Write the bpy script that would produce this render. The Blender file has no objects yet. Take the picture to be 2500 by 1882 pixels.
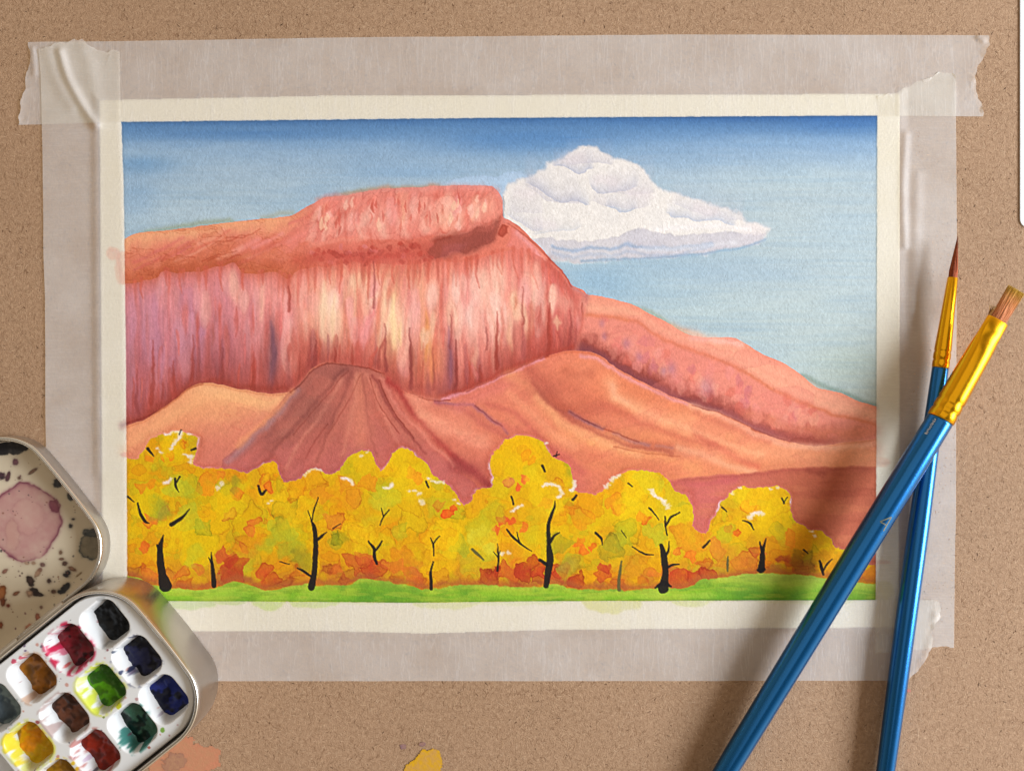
import bpy, bmesh, math, random
import numpy as np

# ------------------------------------------------------------------ camera, world, lamps, exposure
S = 0.293 / 2500.0          # metres per photograph pixel on the board
HC = 0.26                   # camera height above the board
scene = bpy.context.scene
col = scene.collection

cam_d = bpy.data.cameras.new("camera")
cam_d.sensor_fit = 'HORIZONTAL'
cam_d.sensor_width = 36.0
cam_d.lens = 18.0 / (0.1465 / HC)
cam_d.clip_start = 0.01
cam_d.clip_end = 20.0
cam = bpy.data.objects.new("camera", cam_d)
cam.location = (0, 0, HC)
cam.rotation_euler = (0, 0, 0)
col.objects.link(cam)
scene.camera = cam

world = bpy.data.worlds.new("World")
scene.world = world
world.use_nodes = True
wn = world.node_tree.nodes
wl = world.node_tree.links
wbg = wn["Background"]
wbg.inputs[0].default_value = (1.0, 0.80, 0.58, 1)
wtc = wn.new('ShaderNodeTexCoord')
wsp = wn.new('ShaderNodeSeparateXYZ')
wmr = wn.new('ShaderNodeMapRange')
wmr.inputs['From Min'].default_value = 0.35
wmr.inputs['From Max'].default_value = 0.85
wmr.inputs['To Min'].default_value = 0.88
wmr.inputs['To Max'].default_value = 0.11
wl.new(wtc.outputs['Generated'], wsp.inputs[0])
wl.new(wsp.outputs['Z'], wmr.inputs['Value'])
wmx = wn.new('ShaderNodeMapRange')
wmx.inputs['From Min'].default_value = -0.9
wmx.inputs['From Max'].default_value = 0.9
wmx.inputs['To Min'].default_value = 0.5
wmx.inputs['To Max'].default_value = 1.4
wl.new(wsp.outputs['X'], wmx.inputs['Value'])
wmu = wn.new('ShaderNodeMath')
wmu.operation = 'MULTIPLY'
wl.new(wmr.outputs[0], wmu.inputs[0])
wl.new(wmx.outputs[0], wmu.inputs[1])
wl.new(wmu.outputs[0], wbg.inputs[1])


def area_lamp(name, loc, target, sx, sy, power, colr):
    d = bpy.data.lights.new(name, 'AREA')
    d.shape = 'RECTANGLE'
    d.size = sx
    d.size_y = sy
    d.energy = power
    d.color = colr
    o = bpy.data.objects.new(name, d)
    o.location = loc
    v = [target[i] - loc[i] for i in range(3)]
    from mathutils import Vector
    o.rotation_euler = Vector(v).to_track_quat('-Z', 'Y').to_euler()
    col.objects.link(o)
    return o


# daylight of a window to the right of the board, and a soft warm ceiling
area_lamp("window_lamp", (1.05, -0.04, 0.54), (0, 0, 0), 0.66, 0.42, 28.0, (0.80, 0.90, 1.0))
area_lamp("ceiling_lamp", (-0.5, 0.5, 2.2), (0, 0, 0), 2.2, 2.2, 10.0, (1.0, 0.90, 0.76))

scene.view_settings.view_transform = 'Standard'
scene.view_settings.look = 'None'
scene.view_settings.exposure = 0.0
scene.view_settings.gamma = 1.0
scene.render.engine = 'CYCLES'
scene.cycles.transparent_max_bounces = 16

# ------------------------------------------------------------------ helpers
R = random.Random(7)
RS = np.random.RandomState(11)


def P(px, py, z=0.0):
    k = S * (HC - z) / HC
    return ((px - 1250.0) * k, (941.0 - py) * k, z)


def lin(c):
    c = np.asarray(c, dtype=np.float64) / 255.0
    return np.where(c <= 0.04045, c / 12.92, ((np.maximum(c, 0) + 0.055) / 1.055) ** 2.4)


def smooth(a, b, x):
    t = np.clip((x - a) / (b - a), 0, 1)
    return t * t * (3 - 2 * t)


_tab = np.random.RandomState(5).rand(256, 256).astype(np.float32)


def vnoise(x, y, seed=0):
    x = x + seed * 17.37
    y = y + seed * 31.11
    xi = np.floor(x).astype(np.int64)
    yi = np.floor(y).astype(np.int64)
    fx = (x - xi)
    fy = (y - yi)
    fx = fx * fx * (3 - 2 * fx)
    fy = fy * fy * (3 - 2 * fy)
    x0 = xi & 255
    x1 = (xi + 1) & 255
    y0 = yi & 255
    y1 = (yi + 1) & 255
    a = _tab[y0, x0]
    b = _tab[y0, x1]
    c = _tab[y1, x0]
    d = _tab[y1, x1]
    return (a + (b - a) * fx) * (1 - fy) + (c + (d - c) * fx) * fy


def fbm(x, y, seed=0, octv=4):
    s = 0.0
    a = 0.5
    n = 0.0
    for i in range(octv):
        s = s + a * vnoise(x, y, seed + i * 3)
        n += a
        x = x * 2.03
        y = y * 2.03
        a *= 0.55
    return (s / n - 0.5) * 2.0


def spline(pts, n=12):
    """Catmull-Rom through the points."""
    p = np.array(pts, dtype=float)
    if len(p) < 3:
        return p
    e = np.vstack([2 * p[0] - p[1], p, 2 * p[-1] - p[-2]])
    out = []
    for i in range(1, len(e) - 2):
        for k in range(n):
            t = k / n
            out.append(0.5 * ((2 * e[i]) + (-e[i - 1] + e[i + 1]) * t +
                              (2 * e[i - 1] - 5 * e[i] + 4 * e[i + 1] - e[i + 2]) * t * t +
                              (-e[i - 1] + 3 * e[i] - 3 * e[i + 1] + e[i + 2]) * t ** 3))
    out.append(p[-1])
    return np.array(out)


def tag(o, label=None, cat=None, group=None, kind=None):
    if label:
        o["label"] = label
    if cat:
        o["category"] = cat
    if group:
        o["group"] = group
    if kind:
        o["kind"] = kind
    return o


def link(name, me, mat=None, parent=None, smooth_sh=True):
    o = bpy.data.objects.new(name, me)
    col.objects.link(o)
    if mat:
        me.materials.append(mat)
    if parent:
        o.parent = parent
    if smooth_sh:
        me.polygons.foreach_set("use_smooth", [True] * len(me.polygons))
    return o


def empty(name, loc=(0, 0, 0), rz=0.0):
    o = bpy.data.objects.new(name, None)
    o.location = loc
    o.rotation_euler = (0, 0, rz)
    o.empty_display_size = 0.02
    col.objects.link(o)
    return o


def grid_mesh(name, V, keep=None, colors=None):
    """V: (h, w, 3) array of points -> quad grid mesh; keep: (h-1, w-1) mask of faces."""
    h, w = V.shape[:2]
    idx = np.arange(h * w).reshape(h, w)
    q = np.stack([idx[:-1, :-1], idx[1:, :-1], idx[1:, 1:], idx[:-1, 1:]], axis=-1).reshape(-1, 4)
    if keep is not None:
        q = q[keep.reshape(-1)]
    vv = V.reshape(-1, 3)
    cc = colors.reshape(-1, colors.shape[-1]) if colors is not None else None
    if keep is not None:
        used = np.zeros(h * w, dtype=bool)
        used[q.reshape(-1)] = True
        remap = np.cumsum(used) - 1
        q = remap[q]
        vv = vv[used]
        if cc is not None:
            cc = cc[used]
    # upward normals
    a, b, c = vv[q[0][0]], vv[q[0][1]], vv[q[0][2]]
    if np.cross(b - a, c - b)[2] < 0:
        q = q[:, ::-1]
    me = bpy.data.meshes.new(name)
    n, m = len(vv), len(q)
    me.vertices.add(n)
    me.vertices.foreach_set("co", vv.astype(np.float32).reshape(-1))
    me.loops.add(m * 4)
    me.loops.foreach_set("vertex_index", q.astype(np.int32).reshape(-1))
    me.polygons.add(m)
    me.polygons.foreach_set("loop_start", np.arange(0, m * 4, 4, dtype=np.int32))
    me.polygons.foreach_set("loop_total", np.full(m, 4, dtype=np.int32))
    me.update(calc_edges=True)
    if cc is not None:
        at = me.color_attributes.new("Col", 'FLOAT_COLOR', 'POINT')
        c4 = np.ones((n, 4), dtype=np.float32)
        c4[:, :cc.shape[1]] = cc
        at.data.foreach_set("color", c4.reshape(-1))
    return me


def loops_mesh(name, loops, closed=True, cap_start=False, cap_end=False):
    """Bridge a list of equally long vertex loops."""
    n = len(loops[0])
    verts = [tuple(p) for l in loops for p in l]
    faces = []
    for i in range(len(loops) - 1):
        for k in range(n if closed else n - 1):
            k2 = (k + 1) % n
            faces.append((i * n + k, i * n + k2, (i + 1) * n + k2, (i + 1) * n + k))
    if cap_start:
        faces.append(tuple(range(n - 1, -1, -1)))
    if cap_end:
        b = (len(loops) - 1) * n
        faces.append(tuple(b + k for k in range(n)))
    me = bpy.data.meshes.new(name)
    me.from_pydata(verts, [], faces)
    bm = bmesh.new()
    bm.from_mesh(me)
    bmesh.ops.recalc_face_normals(bm, faces=bm.faces)
    bm.to_mesh(me)
    bm.free()
    return me


def new_mat(name):
    m = bpy.data.materials.new(name)
    m.use_nodes = True
    nt = m.node_tree
    return m, nt, nt.nodes["Principled BSDF"], nt.nodes["Material Output"]


def node(nt, typ, **kw):
    n = nt.nodes.new(typ)
    for k, v in kw.items():
        setattr(n, k, v)
    return n


def noise_node(nt, scale, detail=4.0, rough=0.6, vec=None, dist=0.0):
    n = node(nt, 'ShaderNodeTexNoise')
    n.inputs['Scale'].default_value = scale
    n.inputs['Detail'].default_value = detail
    n.inputs['Roughness'].default_value = rough
    n.inputs['Distortion'].default_value = dist
    if vec is not None:
        nt.links.new(vec, n.inputs['Vector'])
    return n


def mapped(nt, scale=(1, 1, 1), rot=(0, 0, 0)):
    tc = node(nt, 'ShaderNodeTexCoord')
    mp = node(nt, 'ShaderNodeMapping')
    mp.inputs['Scale'].default_value = scale
    mp.inputs['Rotation'].default_value = rot
    nt.links.new(tc.outputs['Object'], mp.inputs['Vector'])
    return mp.outputs['Vector']


def ramp(nt, src, stops):
    r = node(nt, 'ShaderNodeValToRGB')
    els = r.color_ramp.elements
    while len(els) < len(stops):
        els.new(0.5)
    for e, (p, c) in zip(els, stops):
        e.position = p
        e.color = (*c, 1) if len(c) == 3 else c
    nt.links.new(src, r.inputs['Fac'])
    return r


def bump(nt, bsdf, height, strength=0.3, dist=0.0003):
    b = node(nt, 'ShaderNodeBump')
    b.inputs['Strength'].default_value = strength
    b.inputs['Distance'].default_value = dist
    nt.links.new(height, b.inputs['Height'])
    nt.links.new(b.outputs['Normal'], bsdf.inputs['Normal'])
    return b


def mix_rgb(nt, a, b, fac, mode='MIX'):
    m = node(nt, 'ShaderNodeMix', data_type='RGBA', blend_type=mode)
    for sock, v in ((m.inputs[0], fac), (m.inputs[6], a), (m.inputs[7], b)):
        if hasattr(v, 'is_linked') or isinstance(v, bpy.types.NodeSocket):
            nt.links.new(v, sock)
        elif isinstance(v, (int, float)):
            sock.default_value = v
        else:
            sock.default_value = (*v, 1)
    return m.outputs[2]


# ------------------------------------------------------------------ materials
def mat_board():
    m, nt, b, out = new_mat("hardboard")
    v = mapped(nt)
    big = noise_node(nt, 14, 4, 0.6, v)
    mid = noise_node(nt, 900, 4, 0.7, v, 0.4)
    fine = noise_node(nt, 2400, 3, 0.7, v, 0.8)
    c1 = ramp(nt, mid.outputs['Fac'], [(0.30, lin((152, 120, 92))), (0.5, lin((166, 132, 103))), (0.70, lin((179, 146, 116)))])
    c2 = ramp(nt, fine.outputs['Fac'], [(0.30, (0.72, 0.70, 0.68)), (0.48, (0.96, 0.96, 0.96)), (0.70, (1.08, 1.08, 1.08))])
    c3 = ramp(nt, big.outputs['Fac'], [(0.3, (0.93, 0.92, 0.91)), (0.7, (1.04, 1.04, 1.05))])
    x = mix_rgb(nt, c1.outputs[0], c2.outputs[0], 0.6, 'MULTIPLY')
    x = mix_rgb(nt, x, c3.outputs[0], 1.0, 'MULTIPLY')
    nt.links.new(x, b.inputs['Base Color'])
    b.inputs['Roughness'].default_value = 0.75
    b.inputs['Specular IOR Level'].default_value = 0.25
    hb = node(nt, 'ShaderNodeMath', operation='ADD')
    nt.links.new(fine.outputs['Fac'], hb.inputs[0])
    nt.links.new(mid.outputs['Fac'], hb.inputs[1])
    bump(nt, b, hb.outputs[0], 0.7, 0.0003)
    return m


def mat_attr(name, rough=0.8, spec=0.2, bump_scale=None, bump_strength=0.3, bump_dist=0.0002, coat=0.0):
    m, nt, b, out = new_mat(name)
    a = node(nt, 'ShaderNodeAttribute', attribute_name="Col")
    nt.links.new(a.outputs['Color'], b.inputs['Base Color'])
    b.inputs['Roughness'].default_value = rough
    b.inputs['Specular IOR Level'].default_value = spec
    b.inputs['Coat Weight'].default_value = coat
    if bump_scale:
        n = noise_node(nt, bump_scale, 4, 0.65, mapped(nt))
        bump(nt, b, n.outputs['Fac'], bump_strength, bump_dist)
    return m


def mat_tape(name, along):
    """Thin crepe masking tape: half see-through, fine wrinkles across its length."""
    m, nt, b, out = new_mat(name)
    sc = (1.0, 0.08, 1) if along == 'x' else (0.08, 1.0, 1)
    v = mapped(nt, sc)
    wr = noise_node(nt, 520 if along == 'x' else 900, 3, 0.55, v, 0.5)
    cl = noise_node(nt, 55, 4, 0.6, mapped(nt))
    fi = noise_node(nt, 1500, 2, 0.6, mapped(nt))
    b.inputs['Roughness'].default_value = 0.42
    b.inputs['Specular IOR Level'].default_value = 0.38
    c = ramp(nt, cl.outputs['Fac'], [(0.3, lin((226, 221, 220))), (0.7, lin((234, 229, 227)))])
    nt.links.new(c.outputs[0], b.inputs['Base Color'])
    tr = node(nt, 'ShaderNodeBsdfTransparent')
    tr.inputs[0].default_value = (1.0, 0.965, 0.82, 1)
    mx = node(nt, 'ShaderNodeMixShader')
    # opacity: clouds of adhesion plus wrinkle lines
    o1 = node(nt, 'ShaderNodeMapRange')
    o1.inputs['From Min'].default_value = 0.3
    o1.inputs['From Max'].default_value = 0.7
    o1.inputs['To Min'].default_value = 0.34
    o1.inputs['To Max'].default_value = 0.44
    nt.links.new(cl.outputs['Fac'], o1.inputs['Value'])
    o2 = node(nt, 'ShaderNodeMapRange')
    # thin crepe ridges where the stretched noise crosses its middle
    sb = node(nt, 'ShaderNodeMath', operation='SUBTRACT')
    sb.inputs[1].default_value = 0.5
    nt.links.new(wr.outputs['Fac'], sb.inputs[0])
    ab = node(nt, 'ShaderNodeMath', operation='ABSOLUTE')
    nt.links.new(sb.outputs[0], ab.inputs[0])
    o2.inputs['From Min'].default_value = 0.0
    o2.inputs['From Max'].default_value = 0.028
    o2.inputs['To Min'].default_value = 0.08 if along == 'x' else 0.04
    o2.inputs['To Max'].default_value = 0.0
    nt.links.new(ab.outputs[0], o2.inputs['Value'])
    ad = node(nt, 'ShaderNodeMath', operation='ADD', use_clamp=True)
    nt.links.new(o1.outputs[0], ad.inputs[0])
    nt.links.new(o2.outputs[0], ad.inputs[1])
    nt.links.new(ad.outputs[0], mx.inputs[0])
    nt.links.new(tr.outputs[0], mx.inputs[1])
    nt.links.new(b.outputs[0], mx.inputs[2])
    nt.links.new(mx.outputs[0], out.inputs['Surface'])
    hs = node(nt, 'ShaderNodeMath', operation='ADD')
    nt.links.new(o2.outputs[0], hs.inputs[0])
    nt.links.new(fi.outputs['Fac'], hs.inputs[1])
    bump(nt, b, hs.outputs[0], 0.35, 0.00018)
    return m


def mat_metal(name, c, rough, scale=None, aniso=0.0, bstr=0.05):
    m, nt, b, out = new_mat(name)
    b.inputs['Metallic'].default_value = 1.0
    b.inputs['Base Color'].default_value = (*c, 1)
    b.inputs['Roughness'].default_value = rough
    n = noise_node(nt, scale or 300, 4, 0.6, mapped(nt))
    rr = node(nt, 'ShaderNodeMapRange')
    rr.inputs['To Min'].default_value = rough * 0.8
    rr.inputs['To Max'].default_value = rough * 1.25
    nt.links.new(n.outputs['Fac'], rr.inputs['Value'])
    nt.links.new(rr.outputs[0], b.inputs['Roughness'])
    bump(nt, b, n.outputs['Fac'], bstr, 0.0001)
    return m


def mat_lacquer():
    m, nt, b, out = new_mat("blue_pearl_lacquer")
    b.inputs['Base Color'].default_value = (*lin((8, 104, 172)), 1)
    b.inputs['Metallic'].default_value = 0.85
    b.inputs['Coat Weight'].default_value = 0.45
    b.inputs['Coat Roughness'].default_value = 0.2
    n = noise_node(nt, 2600, 2, 0.6, mapped(nt))
    rr = node(nt, 'ShaderNodeMapRange')
    rr.inputs['To Min'].default_value = 0.20
    rr.inputs['To Max'].default_value = 0.30
    nt.links.new(n.outputs['Fac'], rr.inputs['Value'])
    nt.links.new(rr.outputs[0], b.inputs['Roughness'])
    n2 = noise_node(nt, 900, 3, 0.6, mapped(nt))
    bump(nt, b, n2.outputs['Fac'], 0.06, 0.0001)
    return m


def mat_plain(name, c, rough=0.6, spec=0.3, var=0.1, scale=400):
    m, nt, b, out = new_mat(name)
    n = noise_node(nt, scale, 4, 0.6, mapped(nt))
    c = np.array(c)
    r = ramp(nt, n.outputs['Fac'], [(0.3, tuple(c * (1 - var))), (0.7, tuple(np.minimum(c * (1 + var), 1)))])
    nt.links.new(r.outputs[0], b.inputs['Base Color'])
    b.inputs['Roughness'].default_value = rough
    b.inputs['Specular IOR Level'].default_value = spec
    return m


M_board = mat_board()
M_paper = mat_attr("watercolour_paper", 0.85, 0.15, 1500, 0.55, 0.00028)
M_fibre = mat_attr("wood_fibre", 0.8, 0.2)
M_stain = mat_attr("dried_paint", 0.7, 0.25, 900, 0.5, 0.0002)
M_tape_h = mat_tape("masking_tape_crepe_horizontal", 'x')
M_tape_v = mat_tape("masking_tape_crepe_vertical", 'y')
M_tin = mat_metal("satin_tin", lin((196, 190, 182)), 0.36, 500)
M_rim = mat_metal("bright_tin_rim", lin((210, 206, 200)), 0.25, 500)
M_gold = mat_metal("gold_ferrule", lin((246, 178, 28)), 0.24, 700, bstr=0.08)
M_blue = mat_lacquer()
M_tray = mat_attr("white_tray_plastic", 0.32, 0.45)
M_wet = mat_attr("wet_paint", 0.30, 0.22, 260, 0.1, 0.0006)
M_lid = mat_attr("cream_enamel", 0.3, 0.5)
M_bristle = mat_attr("brown_bristle", 0.5, 0.15)
M_panel = mat_plain("pale_grey_card", lin((222, 224, 226)), 0.5, 0.4, 0.02)
M_chip = mat_plain("faded_gilt_print", lin((104, 104, 84)), 0.5, 0.4, 0.25, 3000)
M_glint = mat_plain("white_glint", lin((206, 206, 210)), 0.5, 0.4, 0.15, 3000)

# ------------------------------------------------------------------ the board
hw, hh = 0.1465, 0.1105
bx0, bx1, by0, by1 = -0.215, 0.1449, -0.18, 0.18
nb = 12
me = bpy.data.meshes.new("drawing_board")
bm = bmesh.new()
bmesh.ops.create_cube(bm, size=1.0)
for v in bm.verts:
    v.co.x = bx0 if v.co.x < 0 else 0.215
    v.co.y = by0 if v.co.y < 0 else by1
    v.co.z = -0.003 if v.co.z < 0 else 0.0
bm.to_mesh(me)
bm.free()
board = link("drawing_board", me, M_board, None, False)
tag(board, "brown hardboard drawing board with fibrous flecked surface under the taped painting", "board", kind="structure")


def fibre_mesh(n, lmin, lmax, wmin, wmax, palette, seed):
    rs = np.random.RandomState(seed)
    x = rs.uniform(-0.152, 0.152, n)
    y = rs.uniform(-0.115, 0.115, n)
    px = x / S + 1250
    py = 941 - y / S
    inside = (px > 285) & (px < 2160) & (py > 275) & (py < 1490)
    x, y = x[~inside], y[~inside]
    n = len(x)
    a = rs.uniform(0, 2 * math.pi, n)
    L = lmin + (lmax - lmin) * rs.rand(n) ** 2
    W = rs.uniform(wmin, wmax, n)
    k = rs.normal(0, 0.9, n)
    seg = 3
    V = np.zeros((n, (seg + 1) * 2, 3))
    cx, cy = x.copy(), y.copy()
    for i in range(seg + 1):
        ang = a + k * (i / seg - 0.5)
        if i:
            cx = cx + np.cos(ang) * L / seg
            cy = cy + np.sin(ang) * L / seg
        w = W * (0.35 if i in (0, seg) else 1.0) * 0.5
        V[:, i * 2, 0] = cx - np.sin(ang) * w
        V[:, i * 2, 1] = cy + np.cos(ang) * w
        V[:, i * 2 + 1, 0] = cx + np.sin(ang) * w
        V[:, i * 2 + 1, 1] = cy - np.cos(ang) * w
        V[:, i * 2:i * 2 + 2, 2] = (0.00002 + 0.00002 * rs.rand(n) + (0.00003 if i in (1, 2) else 0))[:, None]
    base = np.arange(n)[:, None] * ((seg + 1) * 2)
    quads = np.concatenate([base + np.array([[2 * i, 2 * i + 1, 2 * i + 3, 2 * i + 2]]) for i in range(seg)], axis=1).reshape(-1, 4)
    pal = np.array([lin(c) for c in palette])
    cc = pal[rs.randint(0, len(pal), n)] * rs.uniform(0.85, 1.1, n)[:, None]
    me = bpy.data.meshes.new("wood_fibres")
    nv, m = V.shape[0] * V.shape[1], len(quads)
    me.vertices.add(nv)
    me.vertices.foreach_set("co", V.astype(np.float32).reshape(-1))
    me.loops.add(m * 4)
    me.loops.foreach_set("vertex_index", quads.astype(np.int32).reshape(-1))
    me.polygons.add(m)
    me.polygons.foreach_set("loop_start", np.arange(0, m * 4, 4, dtype=np.int32))
    me.polygons.foreach_set("loop_total", np.full(m, 4, dtype=np.int32))
    me.update(calc_edges=True)
    at = me.color_attributes.new("Col", 'FLOAT_COLOR', 'POINT')
    c4 = np.ones((nv, 4), dtype=np.float32)
    c4[:, :3] = np.repeat(cc, (seg + 1) * 2, axis=0)
    at.data.foreach_set("color", c4.reshape(-1))
    return me


o = link("wood_fibres", fibre_mesh(44000, 0.0006, 0.0024, 0.00005, 0.00011,
         [(200, 166, 134), (194, 156, 122), (146, 110, 82), (140, 106, 80), (206, 174, 144), (150, 114, 86)], 3), M_fibre, board)
tag(o, kind="stuff")
o = link("dark_flecks", fibre_mesh(3000, 0.0003, 0.0012, 0.00008, 0.0002,
         [(84, 58, 40), (70, 50, 36), (104, 74, 52)], 9), M_fibre, board)
tag(o, kind="stuff")

# ------------------------------------------------------------------ the painting (flat colour of the sheet, painted in photograph pixels)
GX0, GX1, GY0, GY1 = 236.0, 2204.0, 224.0, 1548.0
NW, NH = 1040, 700
xs = np.linspace(GX0, GX1, NW)
ys = np.linspace(GY0, GY1, NH)
DX = xs[1] - xs[0]
DY = ys[1] - ys[0]
X, Y = np.meshgrid(xs, ys)
C = np.zeros((NH, NW, 3)) + np.array([236, 230, 224.0])
N1 = fbm(X / 28, Y / 28, 1, 4)
N2 = fbm(X / 28, Y / 28, 9, 4)
N3 = fbm(X / 70, Y / 70, 21, 4)
N4 = fbm(X / 9, Y / 9, 33, 3)
VX = fbm(X / 11, Y / 120, 41, 4)      # upright streaks
VX2 = fbm(X / 22, Y / 210, 47, 3)
HXn = fbm(X / 230, Y / 36, 51, 4)     # level streaks
HXb = fbm(X / 320, Y / 42, 57, 3)


def put(mask, c, sl=None):
    """lay colour c (255 scale) over the sheet with the given opacity mask"""
    m = mask[..., None]
    c = np.asarray(c, dtype=float)
    if sl is None:
        C[:] = C * (1 - m) + c * m
    else:
        C[sl] = C[sl] * (1 - m) + c * m


def mul(mask, c, sl=None):
    m = mask[..., None]
    f = 1 - m * (1 - np.asarray(c, dtype=float) / 255.0)
    if sl is None:
        C[:] *= f
    else:
        C[sl] *= f


def bbox(x0, x1, y0, y1):
    i0 = max(0, int((y0 - GY0) / DY))
    i1 = min(NH, int((y1 - GY0) / DY) + 2)
    j0 = max(0, int((x0 - GX0) / DX))
    j1 = min(NW, int((x1 - GX0) / DX) + 2)
    return (slice(i0, max(i1, i0 + 1)), slice(j0, max(j1, j0 + 1)))


U1 = fbm(X / 34, Y / 110, 101, 3)     # calmer wobble for upright strokes
U2 = fbm(X / 40, Y / 60, 105, 3)


def sdf(pts, pad=20, wob=0.0, up=False):
    """signed distance (negative inside) of a polygon, with wobbling edge"""
    p = np.asarray(pts, dtype=float)
    sl = bbox(p[:, 0].min() - pad, p[:, 0].max() + pad, p[:, 1].min() - pad, p[:, 1].max() + pad)
    x = X[sl] + wob * (U1 if up else N1)[sl]
    y = Y[sl] + wob * (U2 if up else N2)[sl]
    d = np.full(x.shape, 1e9)
    ins = np.zeros(x.shape, dtype=bool)
    n = len(p)
    for i in range(n):
        ax, ay = p[i]
        bx_, by_ = p[(i + 1) % n]
        ex, ey = bx_ - ax, by_ - ay
        L2 = ex * ex + ey * ey + 1e-9
        t = np.clip(((x - ax) * ex + (y - ay) * ey) / L2, 0, 1)
        d = np.minimum(d, (x - ax - t * ex) ** 2 + (y - ay - t * ey) ** 2)
        if ay != by_:
            c = ((ay > y) != (by_ > y)) & (x < ex * (y - ay) / ey + ax)
            ins ^= c
    d = np.sqrt(d)
    return np.where(ins, -d, d), sl


def line_d(pts, pad=30, wob=0.0, widths=None):
    """distance to a polyline minus its (interpolated) half width"""
    p = np.asarray(pts, dtype=float)
    sl = bbox(p[:, 0].min() - pad, p[:, 0].max() + pad, p[:, 1].min() - pad, p[:, 1].max() + pad)
    x = X[sl] + wob * N1[sl]
    y = Y[sl] + wob * N2[sl]
    if widths is None:
        widths = [0] * len(p)
    d = np.full(x.shape, 1e9)
    for i in range(len(p) - 1):
        ax, ay = p[i]
        ex, ey = p[i + 1] - p[i]
        t = np.clip(((x - ax) * ex + (y - ay) * ey) / (ex * ex + ey * ey + 1e-9), 0, 1)
        w = widths[i] + (widths[i + 1] - widths[i]) * t
        d = np.minimum(d, np.sqrt((x - ax - t * ex) ** 2 + (y - ay - t * ey) ** 2) - w)
    return d, sl


def wash(pts, c, a=1.0, soft=2.0, edge=0.0, wob=4.0, edgec=None, pad=25, tex=0.0):
    """a wash with a watercolour edge"""
    d, sl = sdf(pts, pad, wob)
    m = smooth(soft, -soft, d) * a
    if tex:
        m = np.clip(m * (1 + tex * N3[sl]), 0, 1)
    put(m, c, sl)
    if edge:
        e = np.exp(-np.abs(d + 1.5) / 2.6) * (d < 2) * edge
        mul(e, edgec if edgec is not None else np.asarray(c) * 0.8, sl)


def glow(pts, c, a, width, wob=5.0, pad=None):
    """soft brush line, opacity falls off with distance"""
    d, sl = line_d(pts, pad or width * 2.6, wob)
    put(np.exp(-(d / width) ** 2) * a, c, sl)


def ink(pts, widths, c, a=1.0, wob=2.0, soft=1.3):
    d, sl = line_d(spline(pts, 6), 14 + max(widths), wob,
                   np.interp(np.linspace(0, 1, len(spline(pts, 6))), np.linspace(0, 1, len(widths)), widths))
    put(smooth(soft, -soft, d) * a, c, sl)


def below(pts, wob=3.0, fineness=1.0):
    """positive below a curve y(x)"""
    p = spline(pts, 8)
    xx = X + wob * N1
    return Y + wob * N2 - np.interp(xx, p[:, 0], p[:, 1])


def glazes(mask, n, levels, a=.2, ea=.35, ew=.022, dark=.8):
    """overlapping transparent layers with crisp dried edges; levels: (threshold, colour)"""
    for t_, c_ in levels:
        put(mask * smooth(t_ - .02, t_ + .02, n) * a, c_)
        mul(mask * np.exp(-np.abs(n - t_ - .01) / ew) * ea, np.asarray(c_, float) * dark)


def inrect():
    # ragged painted rectangle left by the tape
    l = np.interp(Y, [283, 461, 850, 1260, 1470], [296, 302, 307, 310, 311])
    r = np.interp(Y, [283, 966, 1465], [2142, 2140, 2138])
    t = np.interp(X, [296, 830, 1214, 1680, 2142], [298, 292, 288, 285, 282])
    b = np.interp(X, [311, 700, 986, 1350, 2138], [1467, 1468, 1471, 1467, 1465])
    w = 1.3 * N4
    return np.minimum(np.minimum(X - l, r - X), np.minimum(Y - t, b - Y)) + w


IN = inrect()
inm = smooth(-1.2, 1.2, IN)

# --- sky
v = (Y - 285) / 700.0
skyc = np.stack([np.interp(v, [0, 0.035, 0.09, 0.2, 0.35, 0.55, 0.8, 1.1], k) for k in (
    [58, 92, 132, 156, 172, 174, 186, 190],
    [98, 130, 162, 180, 194, 198, 206, 206],
    [152, 174, 194, 202, 208, 210, 206, 194])], axis=-1)
put(inm, skyc)
put(inm * smooth(.1, .3, v) * .22, (182, 196, 200))
put(np.clip(0.34 * np.maximum(HXn + 0.5 * HXb, 0), 0, 0.5) * inm * smooth(0.02, 0.12, v), (186, 206, 218))
put(np.clip(0.30 * np.maximum(-HXn - 0.4 * HXb, 0), 0, 0.5) * inm, (96, 142, 190))
for (x, y, rx, ry, c, a) in [(340, 405, 90, 22, (84, 134, 184), .55), (1290, 345, 240, 34, (72, 120, 176), .6),
                             (1960, 440, 170, 34, (186, 208, 216), .6), (2060, 300, 120, 22, (66, 112, 172), .5),
                             (1800, 660, 200, 40, (136, 172, 208), .55), (1470, 690, 120, 40, (132, 172, 204), .6),
                             (2085, 900, 110, 70, (170, 188, 168), .75), (1960, 800, 170, 40, (178, 198, 202), .6),
                             (330, 480, 60, 60, (122, 160, 200), .5), (480, 520, 160, 26, (178, 198, 212), .6),
                             (1000, 420, 160, 18, (118, 160, 204), .4), (620, 330, 260, 14, (70, 116, 172), .5),
                             (2040, 560, 110, 60, (160, 192, 218), .5)]:
    q = ((X - x) / rx) ** 2 + ((Y - y) / ry) ** 2
    put(np.minimum(np.exp(-q + 0.5 * HXn), 1) * a * inm, c)

put(inm * smooth(1350, 2000, X) * smooth(.08, .3, v) * .5, (194, 199, 192))
put(inm * smooth(.06, .2, v) * .15, (178, 186, 192))
# level brush marks
put(np.clip(np.abs(fbm(X / 260, Y / 14, 59, 3)) * .2, 0, .2) * inm, (120, 156, 190))
# pale halo cloud left of the main one
wash([(1076, 448), (1100, 440), (1140, 432), (1180, 428), (1215, 432), (1240, 420), (1275, 418), (1300, 440), (1290, 470), (1230, 480), (1076, 470)],
     (176, 198, 222), 0.85, 3, 0.1, 5)
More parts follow.
